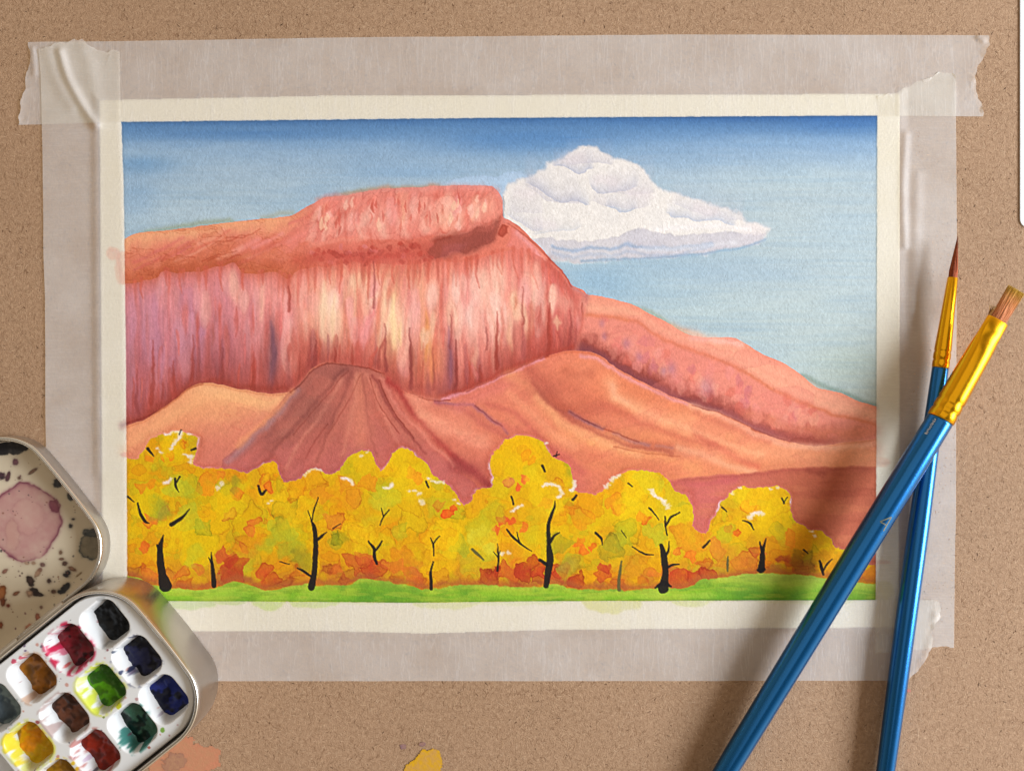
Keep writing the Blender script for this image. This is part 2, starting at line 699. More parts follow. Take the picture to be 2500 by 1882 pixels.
# --- cloud
cloud = [(1228, 505), (1226, 473), (1237, 450), (1272, 438), (1300, 432), (1318, 419), (1334, 400), (1360, 386), (1380, 381), (1399, 365),
         (1422, 356), (1441, 353), (1460, 359), (1484, 375), (1495, 390), (1518, 392), (1553, 396), (1564, 408), (1587, 423),
         (1599, 442), (1618, 461), (1649, 467), (1673, 471), (1692, 482), (1738, 496), (1777, 507), (1811, 523), (1823, 542),
         (1858, 546), (1879, 557), (1873, 573), (1850, 592), (1804, 604), (1727, 617), (1650, 625), (1560, 630), (1407, 636), (1330, 630), (1250, 560)]
wash(cloud, (208, 206, 212), 0.8, 5.0, 0.06, 9)
wash([(x, y + 3) for x, y in cloud], (234, 225, 218), 0.96, 6.0, 0.0, 10, tex=0.1)


def cshade(pts, c=(178, 182, 202), a=0.75, up=26):
    """hard lower edge, fading upwards"""
    p = spline(pts, 8)
    sl = bbox(p[:, 0].min() - 6, p[:, 0].max() + 6, p[:, 1].min() - up * 2, p[:, 1].max() + 16)
    x = X[sl] + 6 * N1[sl]
    yy = Y[sl] + 6 * N2[sl]
    e = np.interp(x, p[:, 0], p[:, 1])
    d = e - yy
    m = smooth(-1.5, 1.5, d) * np.exp(-np.maximum(d, 0) / up)
    m *= smooth(p[0, 0] - 4, p[0, 0] + 14, x) * smooth(p[-1, 0] + 4, p[-1, 0] - 14, x)
    put(m * a * .85, np.asarray(c) * .6 + np.array((192, 180, 186)) * .4, sl)


cshade([(1345, 404), (1376, 407), (1399, 420), (1418, 428), (1434, 414), (1450, 410)], (150, 164, 196), .8, 20)
cshade([(1380, 400), (1410, 402), (1450, 396), (1490, 404), (1500, 400)], (188, 186, 200), .6, 28)
cshade([(1284, 446), (1311, 461), (1334, 473), (1357, 490), (1380, 496), (1399, 492), (1440, 503)], (146, 162, 194), .85, 15)
cshade([(1280, 452), (1330, 486), (1370, 496), (1420, 498)], (196, 192, 204), .55, 40)
cshade([(1437, 434), (1440, 452), (1450, 466), (1468, 473), (1520, 468), (1560, 452)], (152, 166, 198), .75, 17)
cshade([(1480, 470), (1530, 476), (1590, 470), (1600, 462)], (206, 200, 206), .5, 40)
cshade([(1476, 500), (1499, 511), (1522, 519), (1556, 506)], (142, 168, 206), .8, 11)
cshade([(1440, 490), (1480, 502), (1540, 508), (1590, 500)], (204, 198, 206), .5, 30)
cshade([(1626, 519), (1645, 532), (1681, 536), (1700, 542), (1740, 538), (1800, 552)], (150, 172, 206), .75, 14)
cshade([(1640, 500), (1700, 520), (1780, 536), (1820, 540)], (206, 204, 212), .55, 30)
cshade([(1236, 520), (1262, 540), (1300, 562), (1330, 560)], (176, 184, 210), .6, 18)
cshade([(1240, 505), (1270, 520), (1330, 520)], (210, 204, 210), .5, 40)
cshade([(1300, 572), (1350, 566), (1400, 560), (1420, 552)], (180, 196, 214), .5, 9)
wash([(1290, 584), (1345, 583), (1380, 590), (1460, 586), (1507, 580), (1537, 565), (1568, 558), (1614, 569), (1676, 577), (1740, 570), (1785, 566),
      (1840, 572), (1872, 572), (1850, 594), (1804, 606), (1727, 619), (1650, 627), (1560, 632), (1407, 638), (1330, 632)],
     (196, 190, 200), .62, 4, .10, 9, tex=.45)
for off, a in ((0, .45), (16, .22)):
    glow([(1350, 604 + off), (1399, 614 + off), (1445, 603 + off), (1491, 611 + off), (1533, 597 + off), (1580, 606 + off), (1660, 606 + off), (1740, 598)], (120, 152, 192), a, 5, 6)
glow([(1560, 610), (1680, 606), (1800, 592)], (222, 218, 222), .6, 6, 5)
glow([(1420, 636), (1560, 632), (1700, 622), (1810, 607), (1866, 585)], (128, 160, 190), .55, 4, 4)
for x, y in ((1280, 470), (1400, 385), (1480, 440), (1560, 470), (1720, 510), (1840, 560), (1330, 545)):
    glow([(x - 18, y), (x + 18, y + 5)], (224, 210, 212), .45, 16, 10)
glow([(1600, 560), (1660, 556), (1760, 552), (1830, 560)], (240, 232, 230), .7, 7, 6)

# --- mountains
ridge = [(295, 590), (323, 573), (361, 567), (423, 561), (492, 552), (577, 542), (654, 534), (711, 527), (738, 511), (761, 500), (792, 484), (830, 480), (853, 477),
         (888, 469), (930, 463), (976, 459), (1045, 456), (1099, 454), (1188, 454), (1207, 461), (1222, 477), (1227, 496), (1229, 527), (1245, 538),
         (1272, 557), (1299, 584), (1322, 607), (1349, 638), (1372, 660), (1388, 682), (1398, 697), (1422, 708), (1434, 720), (1453, 722), (1499, 731), (1553, 747),
         (1583, 766), (1637, 793), (1673, 815), (1719, 824), (1785, 824), (1815, 837), (1858, 862), (1911, 885), (1950, 912), (1988, 943), (2019, 951),
         (2054, 960), (2092, 978), (2150, 995)]
# greenish underwash peeping out along the top
for seg, c in (([(330, 572), (361, 560), (423, 549), (492, 538), (560, 532), (577, 540)], (150, 160, 138)), ([(640, 528), (680, 516), (715, 512), (720, 525)], (168, 172, 160)),
               ([(790, 482), (830, 470), (888, 458), (960, 452), (1060, 450), (1099, 453)], (150, 152, 128)), ([(780, 488), (795, 474), (820, 470), (840, 478)], (172, 160, 180)),
               ([(1540, 740), (1583, 755), (1640, 788), (1673, 808)], (160, 168, 150)), ([(1960, 912), (2000, 930), (2060, 952), (2110, 976), (2140, 984)], (130, 150, 140))):
    glow([(a_, b_ + 7) for a_, b_ in seg], c, .7, 7, 4)
D = below(ridge, 2.6)
mm = smooth(-1.3, 1.3, D) * inm
base = np.stack([np.interp(X, [300, 700, 1200, 1500, 2140], k) for k in ([214, 216, 214, 226, 220], [126, 120, 116, 142, 142], [98, 98, 92, 112, 104])], axis=-1)
put(mm, base + 10 * N3[..., None])
mul(np.exp(-np.abs(D - 2) / 2.2) * mm * 0.35 * (0.6 + 0.8 * N3), (190, 110, 80))


def put_in(mask, m, c):
    put(mask * m, c)


# left upper slope: pale orange rim, darker to the cliff edge
cliff_top = [(295, 698), (330, 692), (358, 685), (384, 678), (396, 664), (434, 667), (500, 662), (538, 651), (573, 643), (592, 668), (631, 668), (673, 666), (704, 682), (730, 660),
             (800, 652), (860, 640), (930, 648), (1000, 646), (1060, 640), (1130, 640), (1190, 626), (1250, 610), (1300, 618), (1350, 650), (1400, 700), (1450, 730)]
DT = below(cliff_top, 5.0)
left = smooth(830, 640, X)
slope = smooth(1.5, -1.5, DT) * mm
h = np.clip(D / np.maximum(D - DT, 1), 0, 1)
put(slope * left * smooth(0.45, 0.05, h + 0.12 * N1) * 0.85, (230, 166, 118))
put(slope * left * smooth(0.25, 0.95, h + 0.25 * N1) * 0.8, (196, 104, 68))
put(slope * left * smooth(0.6, 1.0, h + 0.15 * N1) * 0.6, (172, 80, 50))
put(slope * left * smooth(0.1, 0.5, HXn + 0.2) * 0.25, (224, 140, 100))
for i in range(20):        # slanting strokes of the left slope
    x0 = R.uniform(420, 860)
    y0 = np.interp(x0, [p[0] for p in ridge], [p[1] for p in ridge]) + R.uniform(10, 70)
    L = R.uniform(50, 150)
    pts = [(x0, y0), (x0 - L * .5, y0 + L * .28), (x0 - L, y0 + L * .5)]
    d, sl = line_d(spline(pts, 5), 20, 5, None)
    put(np.exp(-(d / R.uniform(3, 9)) ** 2) * R.uniform(.25, .55) * slope[sl], R.choice([(192, 92, 72), (232, 160, 132), (206, 104, 84), (236, 150, 140), (200, 96, 92)]), sl)
for i in range(5):        # dry edges inside the slope
    x0 = R.uniform(320, 700)
    y0 = R.uniform(580, 640)
    pts = [(x0 + k * 14, y0 - k * 3 + R.uniform(-7, 7)) for k in range(7)]
    d, sl = line_d(spline(pts, 4), 10, 5)
    mul(np.exp(-(d / 2.0) ** 2) * .28 * slope[sl], (176, 92, 60), sl)

# cap rock: upright bulges with light faces and drips
capm = smooth(700, 800, X + 0.7 * (Y - 530)) * smooth(1275, 1225, X) * smooth(0, -8, DT + 60 + 6 * N1) * mm
put(capm * 0.6, (220, 124, 106))
for i in range(64):
    x0 = R.uniform(765, 1210)
    y0 = np.interp(x0, [p[0] for p in ridge], [p[1] for p in ridge]) + R.uniform(10, 52)
    w = R.uniform(12, 30)
    L = R.uniform(26, 62)
    lean = -0.12 * max(0, 930 - x0)
    light = R.random() < .66
    c = R.choice([(238, 176, 152), (240, 190, 164), (238, 166, 138), (234, 156, 150), (242, 186, 138)] if light else [(206, 98, 80), (212, 108, 88), (196, 90, 72), (218, 112, 100)])
    pts = [(x0 - w * .4, y0), (x0 + w * .3, y0 - 4), (x0 + w * .5 + lean * .6, y0 + L * .55), (x0 + w * .15 + lean, y0 + L), (x0 - w * .3 + lean, y0 + L * .95), (x0 - w * .5 + lean * .4, y0 + L * .5)]
    d, sl = sdf(spline(pts + [pts[0]], 4)[:-1], 12, 8)
    put(smooth(5, -4, d) * R.uniform(.3, .65) * capm[sl], c, sl)
    if R.random() < .5:
        mul(np.exp(-np.abs(d) / 2.2) * .25 * capm[sl], (196, 98, 78), sl)
for xk, yk, L in [(925, 500, 70), (978, 462, 60), (905, 560, 30), (1000, 480, 80), (1045, 500, 60), (1120, 520, 45), (1080, 500, 60), (870, 500, 80), (1185, 520, 30), (1195, 480, 30), (845, 520, 70)]:
    pts = [(xk, yk), (xk - 3 + R.uniform(-3, 3), yk + L * .5), (xk + R.uniform(-4, 4), yk + L)]
    ink(pts, [1, 4, 1], (190, 82, 62), .6, 6, 3)
glow([(780, 492), (850, 480), (930, 466), (1050, 460), (1180, 460), (1210, 470)], (226, 132, 112), .6, 9, 6)
# overhang shadow
wash([(1070, 572), (1110, 562), (1160, 556), (1200, 538), (1222, 530), (1220, 560), (1206, 590), (1170, 612), (1110, 628), (1060, 634), (1030, 626), (1050, 600)], (164, 86, 70), .8, 9, 0, 10, tex=.3)
wash([(1120, 590), (1170, 572), (1205, 560), (1200, 588), (1160, 606), (1110, 612)], (142, 76, 66), .65, 9, 0, 8, tex=.3)
wash([(1085, 600), (1110, 592), (1140, 598), (1120, 616), (1080, 624)], (186, 112, 118), .5, 7, 0, 8)
glow([(1062, 592), (1092, 580), (1120, 566), (1160, 560), (1195, 545), (1222, 528)], (150, 62, 44), .6, 4, 6)
wash([(1228, 548), (1240, 552), (1238, 570), (1226, 580), (1216, 572)], (168, 66, 48), .7, 2.5, .2, 5)
wash([(1246, 552), (1290, 588), (1320, 622), (1300, 640), (1270, 610), (1240, 600), (1244, 575)], (222, 130, 116), .65, 6, .1, 8, tex=.4)
glow([(1262, 566), (1290, 594), (1320, 630), (1360, 668)], (236, 168, 164), .5, 6, 6)
# band of broken rock under the cap
for i in range(55):
    x0 = R.uniform(760, 1060)
    y0 = np.interp(x0, [760, 900, 1060], [622, 612, 612]) + R.uniform(-18, 26)
    pts = [(x0 + R.uniform(4, 10) * math.cos(a), y0 + R.uniform(4, 9) * math.sin(a)) for a in np.linspace(0, 5.2, 6)]
    d, sl = sdf(pts, 8, 4)
    put(smooth(2, -2, d) * R.uniform(.35, .75) * mm[sl], R.choice([(176, 66, 50), (190, 84, 66), (168, 62, 50), (222, 132, 128), (206, 106, 92)]), sl)
glow([(720, 640), (800, 624), (880, 628), (960, 624), (1040, 616)], (190, 80, 62), .5, 14, 9)

# main cliff face
cliff_bot = [(295, 1046), (346, 1027), (384, 1004), (423, 977), (461, 947), (496, 935), (538, 939), (592, 951), (654, 960), (704, 958), (730, 939), (765, 897), (800, 885), (850, 889),
             (888, 897), (926, 904), (945, 927), (984, 954), (1022, 968), (1061, 976), (1099, 970), (1138, 954), (1184, 933), (1234, 912), (1291, 885), (1330, 872), (1361, 862),
             (1387, 858), (1430, 858), (1468, 870), (1503, 897), (1560, 928), (1618, 958), (1676, 981), (1708, 997), (1765, 1012), (1823, 1039), (1881, 1066), (1919, 1077), (1984, 1089), (2034, 1085), (2150, 1068)]
DB = below(cliff_bot, 3.0)
face = smooth(-2, 2, DT) * smooth(1.5, -1.5, DB) * mm * smooth(1462, 1440, X + 0.25 * (Y - 720))
hf = np.clip(DT / np.maximum(DT - DB, 1), 0, 1)     # 0 at the top, 1 at the foot
fc = np.stack([np.interp(X, [300, 420, 560, 690, 790, 880, 960, 1060, 1160, 1260, 1360, 1450], k) for k in (
    [200, 202, 208, 222, 236, 232, 234, 232, 232, 224, 214, 206],
    [128, 132, 130, 142, 172, 156, 168, 158, 152, 136, 122, 110],
    [126, 134, 128, 126, 134, 126, 124, 128, 130, 118, 108, 96])], axis=-1)
put(face * 0.94, fc)
put(face * smooth(0.0, 0.5, VX2) * 0.35 * smooth(600, 760, X), (240, 190, 160))
put(face * smooth(0.0, -0.5, VX2) * 0.32, (212, 112, 100))
put(face * smooth(0.0, -0.5, VX) * 0.12, (200, 98, 84))
put(face * smooth(0.05, 0.5, VX2) * 0.35 * smooth(760, 420, X), (180, 128, 150))
put(face * smooth(0.52, 1.02, hf + 0.20 * VX2 + 0.12 * VX) * 0.72, (176, 80, 66))
put(face * smooth(0.2, 0.0, hf + 0.06 * VX) * 0.3, (210, 110, 90))
put(face * np.exp(-((X - 390) / 170) ** 2) * smooth(.15, .7, hf) * 0.4, (158, 100, 118))
bot = lambda x: np.interp(x, [p[0] for p in cliff_bot], [p[1] for p in cliff_bot])
top = lambda x: np.interp(x, [p[0] for p in cliff_top], [p[1] for p in cliff_top])
pal_light = [(244, 204, 172), (246, 214, 166), (242, 190, 160), (238, 174, 164), (236, 160, 154), (246, 210, 188), (232, 150, 142)]
pal_left = [(214, 150, 156), (206, 140, 150), (190, 130, 150), (222, 154, 148), (222, 142, 136)]
pal_red = [(204, 98, 82), (196, 86, 68), (208, 106, 88), (212, 112, 104)]
pal_dk = [(160, 72, 60), (168, 70, 54), (148, 80, 80), (176, 76, 62)]


def column(x0, f0, f1, w, c, a, soft, edge=0.0, taper=.6):
    t0, b0 = top(x0), bot(x0)
    Hh = b0 - t0
    ya, yb = t0 + Hh * f0, t0 + Hh * f1
    fan = (x0 - 1080) / 150.0 * 12 if 890 < x0 < 1230 else 0
    q = R.uniform(.35, .65)
    pts = [(x0 - w * .35 - fan, ya + 4), (x0 - fan, ya - 3), (x0 + w * .35 - fan, ya + 5), (x0 + w * .5, ya + (yb - ya) * q), (x0 + w * .5 * taper + fan * .4, yb - 6), (x0 + fan * .5, yb + 4), (x0 - w * .5 * taper + fan * .4, yb - 9), (x0 - w * .5, ya + (yb - ya) * q)]
    d, sl = sdf(spline(pts + [pts[0]], 4)[:-1], 14, 11, True)
    put(smooth(soft, -soft, d) * a * face[sl], c, sl)
    if edge:
        mul(np.exp(-np.abs(d) / 1.8) * edge * face[sl] * (0.5 + N1[sl]).clip(0, 1), (190, 92, 76), sl)


nv = fbm(X / 36, Y / 130, 131, 3)
nv2 = fbm(X / 26, Y / 90, 137, 3)
glazes(face, nv, [(.05, (226, 136, 120)), (.32, (208, 104, 90))], .2, .22)
glazes(face * smooth(.3, .7, hf), nv2, [(.10, (200, 96, 78)), (.36, (178, 80, 66))], .25, .2)
nc = fbm(X / 44 + Y / 90, Y / 70, 141, 3)
glazes(capm, nc, [(-.2, (236, 164, 144)), (.25, (208, 104, 88))], .22, .25)
glazes(slope * left, fbm((X + Y * 1.4) / 80, (Y - X * .3) / 34, 145, 3), [(.1, (212, 122, 84)), (.35, (194, 100, 66))], .22, .22)
for i in range(110):       # broad pale faces of rock
    x0 = R.uniform(312, 1430)
    f0 = R.uniform(.02, .45)
    c = R.choice(pal_left if x0 < R.uniform(480, 720) else pal_light)
    column(x0, f0, min(.92, f0 + R.uniform(.2, .5)), R.uniform(20, 46), c, R.uniform(.3, .62), R.uniform(2, 7), R.choice([0, .2, .35]))
for i in range(60):        # red gaps between them
    x0 = R.uniform(312, 1440)
    f0 = R.uniform(-.02, .55)
    column(x0, f0, min(1.0, f0 + R.uniform(.18, .45)), R.uniform(5, 13), R.choice(pal_red), R.uniform(.3, .6), R.uniform(2, 4), R.choice([0, .25]), .5)
for i in range(90):        # tongues of shade rising from the foot
    x0 = R.uniform(312, 1445)
    f1 = R.uniform(.55, .86)
    t0, b0 = top(x0), bot(x0)
    w = R.uniform(8, 22)
    yt = t0 + (b0 - t0) * f1
    pts = [(x0 - w * .6, b0 + 8), (x0 - w * .3, (yt + b0) / 2), (x0 + R.uniform(-4, 4), yt), (x0 + w * .3, (yt + b0) / 2), (x0 + w * .6, b0 + 8)]
    d, sl = sdf(spline(pts, 4), 12, 9, True)
    put(smooth(4, -3, d) * R.uniform(.25, .55) * face[sl], R.choice(pal_dk), sl)
# drips hanging from the ledge
for i in range(34):
    x0 = R.uniform(312, 1330)
    t0 = top(x0)
    L = R.uniform(18, 62)
    ink([(x0, t0 - 6), (x0 + R.uniform(-2, 2), t0 + L * .5), (x0 + R.uniform(-3, 3), t0 + L)], [5, R.uniform(2.5, 4.5), 1.2], R.choice([(198, 96, 72), (204, 104, 82), (190, 88, 68)]), .6, 3, 2.4)
for (x0, y0, y1, w, c, a) in [(664, 785, 925, 11, (120, 80, 92), .75), (668, 860, 950, 9, (104, 62, 70), .6), (729, 870, 930, 6, (128, 60, 50), .7), (1097, 800, 950, 7, (124, 84, 110), .65),
                              (1110, 860, 960, 6, (162, 62, 46), .8), (1003, 830, 930, 8, (150, 74, 60), .7), (395, 930, 990, 6, (140, 54, 42), .7), (372, 850, 915, 6, (170, 76, 62), .6),
                              (520, 790, 840, 6, (160, 80, 60), .6), (540, 830, 900, 9, (132, 84, 100), .45), (1345, 770, 860, 6, (168, 64, 50), .75), (1335, 700, 800, 5, (180, 76, 60), .6),
                              (1225, 750, 850, 7, (180, 76, 58), .6), (1258, 728, 756, 4, (176, 72, 44), .7), (1305, 755, 775, 4, (186, 84, 60), .6), (1302, 795, 815, 4, (186, 84, 60), .6),
                              (1300, 850, 880, 8, (160, 62, 48), .6), (850, 800, 860, 5, (200, 96, 66), .6), (775, 810, 880, 8, (176, 66, 48), .7), (1040, 760, 880, 12, (226, 150, 76), .55), (1052, 840, 930, 14, (208, 126, 74), .5)]:
    ink([(x0, y0), (x0 + 3, (y0 + y1) / 2), (x0 - 1, y1)], [w * .25, w * .6, w * .3], c, a, 7, 3.5)
for (x0, y0, y1, w, c, a) in [(790, 690, 830, 15, (246, 214, 170), .7), (815, 720, 840, 10, (246, 208, 150), .6), (960, 720, 850, 12, (246, 214, 150), .75), (975, 790, 840, 9, (244, 206, 128), .6), (940, 690, 800, 12, (240, 196, 150), .5),
                              (1150, 740, 800, 12, (246, 206, 186), .7), (1180, 660, 760, 14, (240, 190, 160), .6), (1230, 660, 740, 14, (236, 170, 146), .5), (1160, 850, 920, 14, (236, 180, 146), .6), (1205, 840, 910, 10, (236, 170, 142), .5),
                              (1245, 790, 850, 10, (240, 190, 140), .6), (640, 690, 780, 10, (240, 186, 150), .6), (700, 710, 790, 9, (236, 176, 160), .5), (745, 760, 830, 8, (244, 198, 170), .6), (860, 720, 860, 10, (240, 190, 160), .5)]:
    ink([(x0 + 2, y0), (x0 - 2, (y0 + y1) / 2), (x0 + 1, y1)], [w * .3, w * .6, w * .3], c, a, 8, 5)
# the large modelling: lit buttresses, shade at foot and corners
def pool(x0, y0, rx, ry, c, a, m):
    q = ((X - x0) / rx) ** 2 + ((Y - y0) / ry) ** 2
    put(np.minimum(np.exp(-q + .35 * nv + .2 * N1), 1) * a * m, c)


for (x0, y0, rx, ry, c, a) in [(805, 770, 46, 80, (246, 212, 172), .55), (965, 790, 34, 90, (246, 212, 160), .5), (1150, 780, 44, 70, (244, 202, 180), .5), (1185, 690, 50, 40, (242, 192, 164), .45), (640, 720, 40, 50, (236, 172, 156), .45), (1240, 800, 30, 70, (238, 178, 150), .35),
                               (400, 850, 110, 90, (166, 108, 124), .45), (560, 880, 70, 60, (150, 84, 86), .4), (668, 870, 18, 70, (110, 74, 84), .6), (1350, 760, 44, 110, (196, 90, 76), .5), (880, 800, 22, 90, (214, 112, 98), .4), (1080, 760, 22, 90, (214, 118, 100), .35),
                               (1050, 880, 40, 50, (216, 136, 84), .4), (1100, 900, 14, 70, (120, 74, 90), .5), (1010, 880, 16, 60, (160, 84, 66), .45), (330, 760, 40, 90, (206, 140, 146), .4), (480, 720, 60, 40, (220, 142, 136), .4), (735, 860, 30, 70, (166, 66, 52), .45)]:
    pool(x0, y0, rx, ry, c, a, face)
put(face * np.exp(DB / 22.0) * .62, (140, 54, 44))
put(face * np.exp(DB / 60.0) * .28, (170, 76, 64))
put(face * np.exp(-DT / 14.0) * .4, (196, 92, 72))
for (x0, y0, rx, ry, c, a) in [(1090, 540, 40, 26, (244, 190, 152), .5), (1190, 505, 26, 26, (242, 182, 150), .5), (1010, 520, 30, 40, (240, 180, 156), .45), (930, 540, 30, 44, (240, 184, 160), .45), (860, 550, 30, 44, (236, 168, 150), .4), (1150, 500, 24, 30, (232, 150, 130), .4)]:
    pool(x0, y0, rx, ry, c, a, capm)
pool(900, 628, 150, 22, (188, 80, 68), .55, mm * smooth(4, -4, DT))
pool(1030, 600, 60, 20, (176, 74, 58), .5, mm * smooth(4, -4, DT))
vb = C.copy()
for sft in (1, 2, 3, 5):
    vb = (np.roll(vb, sft, 0) + np.roll(vb, -sft, 0) + 1.2 * vb) / 3.2
hb_ = (np.roll(vb, 1, 1) + np.roll(vb, -1, 1) + vb) / 3
wq = (face * .7 + capm * .35).clip(0, .8)[..., None]
C[:] = C * (1 - wq) + hb_ * wq
# crisp second pass: drips, cracks and pale slivers on top of the modelling
for (x0, ln) in [(346, 40), (404, 34), (440, 50), (500, 46), (540, 60), (592, 40), (640, 30), (704, 56), (735, 40), (770, 60), (806, 44), (832, 70), (868, 80), (900, 100), (925, 50), (960, 44), (1000, 60), (1040, 50), (1078, 60), (1110, 60), (1140, 40), (1165, 70), (1215, 50), (1255, 70), (1300, 90), (1340, 80), (1370, 60)]:
    t0 = top(x0)
    xb = x0 + (R.uniform(-4, 4) if x0 < 1050 else (x0 - 1050) * .05)
    ink([(x0, t0 - 8), (x0 + R.uniform(-3, 3), t0 + ln * .5), (xb, t0 + ln)], [5, R.uniform(2.2, 3.8), 1.2], R.choice([(194, 90, 68), (202, 98, 78), (188, 84, 66)]), R.uniform(.3, .6), 4, 2.6)
for i in range(30):
    x0 = R.uniform(315, 1420)
    f0 = R.uniform(.35, .85)
    column(x0, f0, min(1.0, f0 + R.uniform(.12, .35)), R.uniform(5, 12), R.choice(pal_red + pal_dk), R.uniform(.3, .55), 2.6, .15, .5)
for i in range(16):
    x0 = R.uniform(315, 1400)
    f0 = R.uniform(.08, .6)
    column(x0, f0, min(.9, f0 + R.uniform(.12, .35)), R.uniform(12, 26), R.choice(pal_left if x0 < 560 else pal_light), R.uniform(.3, .5), 5, .1, .4)
for i in range(44):
    x0 = R.uniform(775, 1205)
    y0 = np.interp(x0, [p[0] for p in ridge], [p[1] for p in ridge]) + R.uniform(10, 80)
    L = R.uniform(14, 40)
    lean = -.25 * max(0, 930 - x0) / 10
    if R.random() < .55:
        ink([(x0, y0), (x0 + lean * .5 + R.uniform(-3, 3), y0 + L * .5), (x0 + lean, y0 + L)], [1, R.uniform(2, 4), 1], R.choice([(192, 84, 66), (204, 100, 82)]), .6, 5, 1.8)
    else:
        ink([(x0, y0), (x0 + lean * .5, y0 + L * .5), (x0 + lean, y0 + L * .8)], [2, R.uniform(4, 8), 2], R.choice([(242, 192, 164), (240, 178, 158), (244, 200, 160)]), .6, 7, 2.5)
for x0, y0, r in [(826, 622, 10), (846, 614, 9), (866, 618, 9), (884, 626, 8), (905, 612, 9), (930, 616, 10), (952, 608, 9), (985, 606, 12), (1010, 600, 10), (845, 640, 8), (890, 642, 9)]:
    pts = [(x0 + r * R.uniform(.6, 1.2) * math.cos(a), y0 + r * R.uniform(.6, 1.1) * math.sin(a)) for a in np.linspace(0, 5.2, 6)]
    wash(pts, R.choice([(176, 74, 60), (186, 86, 72)]), .5, 2.4, .12, 9)
for (x0, y0, y1, w, a) in [(706, 700, 760, 6, .6), (768, 830, 900, 12, .75), (912, 640, 750, 5, .6), (940, 790, 905, 7, .6), (1003, 800, 950, 8, .7), (1112, 830, 960, 8, .75), (1102, 770, 850, 5, .5), (1215, 760, 900, 9, .65), (1340, 740, 865, 10, .75), (1392, 760, 860, 9, .6), (1275, 700, 790, 5, .5), (1175, 890, 935, 9, .7), (1190, 800, 850, 5, .5), (860, 840, 900, 7, .6), (820, 850, 890, 6, .55), (620, 860, 950, 10, .55), (545, 850, 935, 9, .5), (470, 820, 930, 8, .45), (372, 830, 985, 9, .5), (335, 900, 1030, 9, .5), (425, 880, 965, 9, .5), (1420, 740, 850, 6, .6), (1060, 850, 950, 6, .45)]:
    ink([(x0 + R.uniform(-3, 3), y0), (x0 + R.uniform(-2, 2), (y0 + y1) / 2), (x0 + R.uniform(-3, 3), y1)], [1, w * .42, w * .62], R.choice([(146, 54, 42), (158, 62, 48), (138, 60, 54)]), a, 5, 3.2)
for (x0, y0, rx, ry) in [(1172, 512, 40, 34), (1126, 530, 22, 28), (1086, 536, 22, 30), (1044, 548, 24, 34), (992, 552, 26, 36), (938, 556, 24, 38), (884, 560, 24, 36)]:
    arc = [(x0 + rx * math.cos(a), y0 + ry * math.sin(a)) for a in np.linspace(.15, 2.9, 8)]
    ink(arc[R.randrange(0, 3):R.randrange(5, 9)], [1, 2.6, 3.4, 2.6, 1], (182, 80, 62), R.uniform(.2, .5), 14, 3.0)
    glow([(x0 - rx * .3, y0 - ry * .2), (x0 - rx * .1, y0 + ry * .5)], (242, 188, 160), .45, rx * .4, 8)
wash([(1040, 610), (1075, 588), (1115, 572), (1165, 562), (1200, 546), (1224, 532), (1222, 558), (1206, 586), (1168, 606), (1110, 618), (1060, 626)], (150, 70, 56), .55, 6, .1, 12, tex=.3)
glow([(760, 596), (800, 590), (850, 584), (900, 580)], (236, 156, 132), .4, 7, 8)
# dark seam along the foot and at the edge of the cliff
glow([(300, 1040), (346, 1022), (384, 1000), (423, 972), (461, 944), (520, 930), (600, 946), (700, 950)], (146, 58, 46), .6, 9, 6)
glow([(1340, 640), (1380, 690), (1404, 730), (1420, 790), (1440, 850)], (186, 84, 70), .55, 10, 8)
glow([(1000, 958), (1061, 972), (1120, 958), (1184, 928), (1260, 892), (1340, 862), (1400, 850)], (158, 60, 46), .6, 7, 6)
glow([(1432, 722), (1440, 780), (1462, 856)], (170, 92, 86), .6, 5, 6)

# right shoulder: pale upper slope, violet-red cliff band in shade
sh = mm * smooth(1425, 1450, X + 0.2 * (Y - 720)) * smooth(2, -2, DB)
put(sh * 0.9, (228, 148, 118))
dsh = below([(1440, 770), (1500, 775), (1560, 790), (1620, 830), (1700, 860), (1800, 900), (1900, 955), (2000, 1000), (2150, 1040)], 6)
put(sh * smooth(-6, 10, dsh) * .5, (218, 124, 108))
put(sh * np.exp(-(dsh / 6) ** 2) * .6, (204, 110, 74))
put(sh * np.exp(-((dsh + 20) / 10) ** 2) * .4, (238, 176, 138))
dk = -DB
put(sh * smooth(66, 14, dk + 20 * N1 + 12 * VX) * smooth(2090, 1980, X) * .9, (140, 60, 50))
put(sh * smooth(26, 4, dk + 8 * N1) * smooth(1960, 1850, X) * .55, (120, 66, 76))
for i in range(60):
    x0 = R.uniform(1462, 1990)
    y0 = bot(x0) - R.uniform(26, 110)
    pts = [(x0 + R.uniform(6, 16) * math.cos(a), y0 + R.uniform(8, 22) * math.sin(a)) for a in np.linspace(0, 5.4, 7)]
    d, sl = sdf(pts, 12, 7)
    put(smooth(4, -3, d) * R.uniform(.25, .55) * sh[sl] * smooth(-10, 6, dsh[sl]), R.choice([(232, 156, 134), (226, 140, 126), (214, 116, 102), (190, 104, 110), (206, 96, 76), (236, 162, 128)]), sl)
for x0, y0, r in [(1640, 900, 12), (1725, 948, 18), (1530, 840, 10), (1560, 870, 9), (1470, 790, 7), (1476, 820, 7), (1620, 905, 9)]:
    q = ((X - x0) / r) ** 2 + ((Y - y0) / (r * 1.4)) ** 2
    put(np.exp(-q + .5 * N1) * .5 * sh * (q < 5), (160, 110, 130))
glow([(1830, 1010), (1950, 1050), (2060, 1062), (2140, 1050)], (210, 122, 88), .6, 16, 8)
glow([(1640, 800), (1750, 838), (1850, 885), (1950, 935), (2060, 985), (2135, 1010)], (236, 166, 132), .55, 12, 8)
glow([(1690, 826), (1780, 832), (1810, 842)], (238, 186, 166), .6, 8, 5)

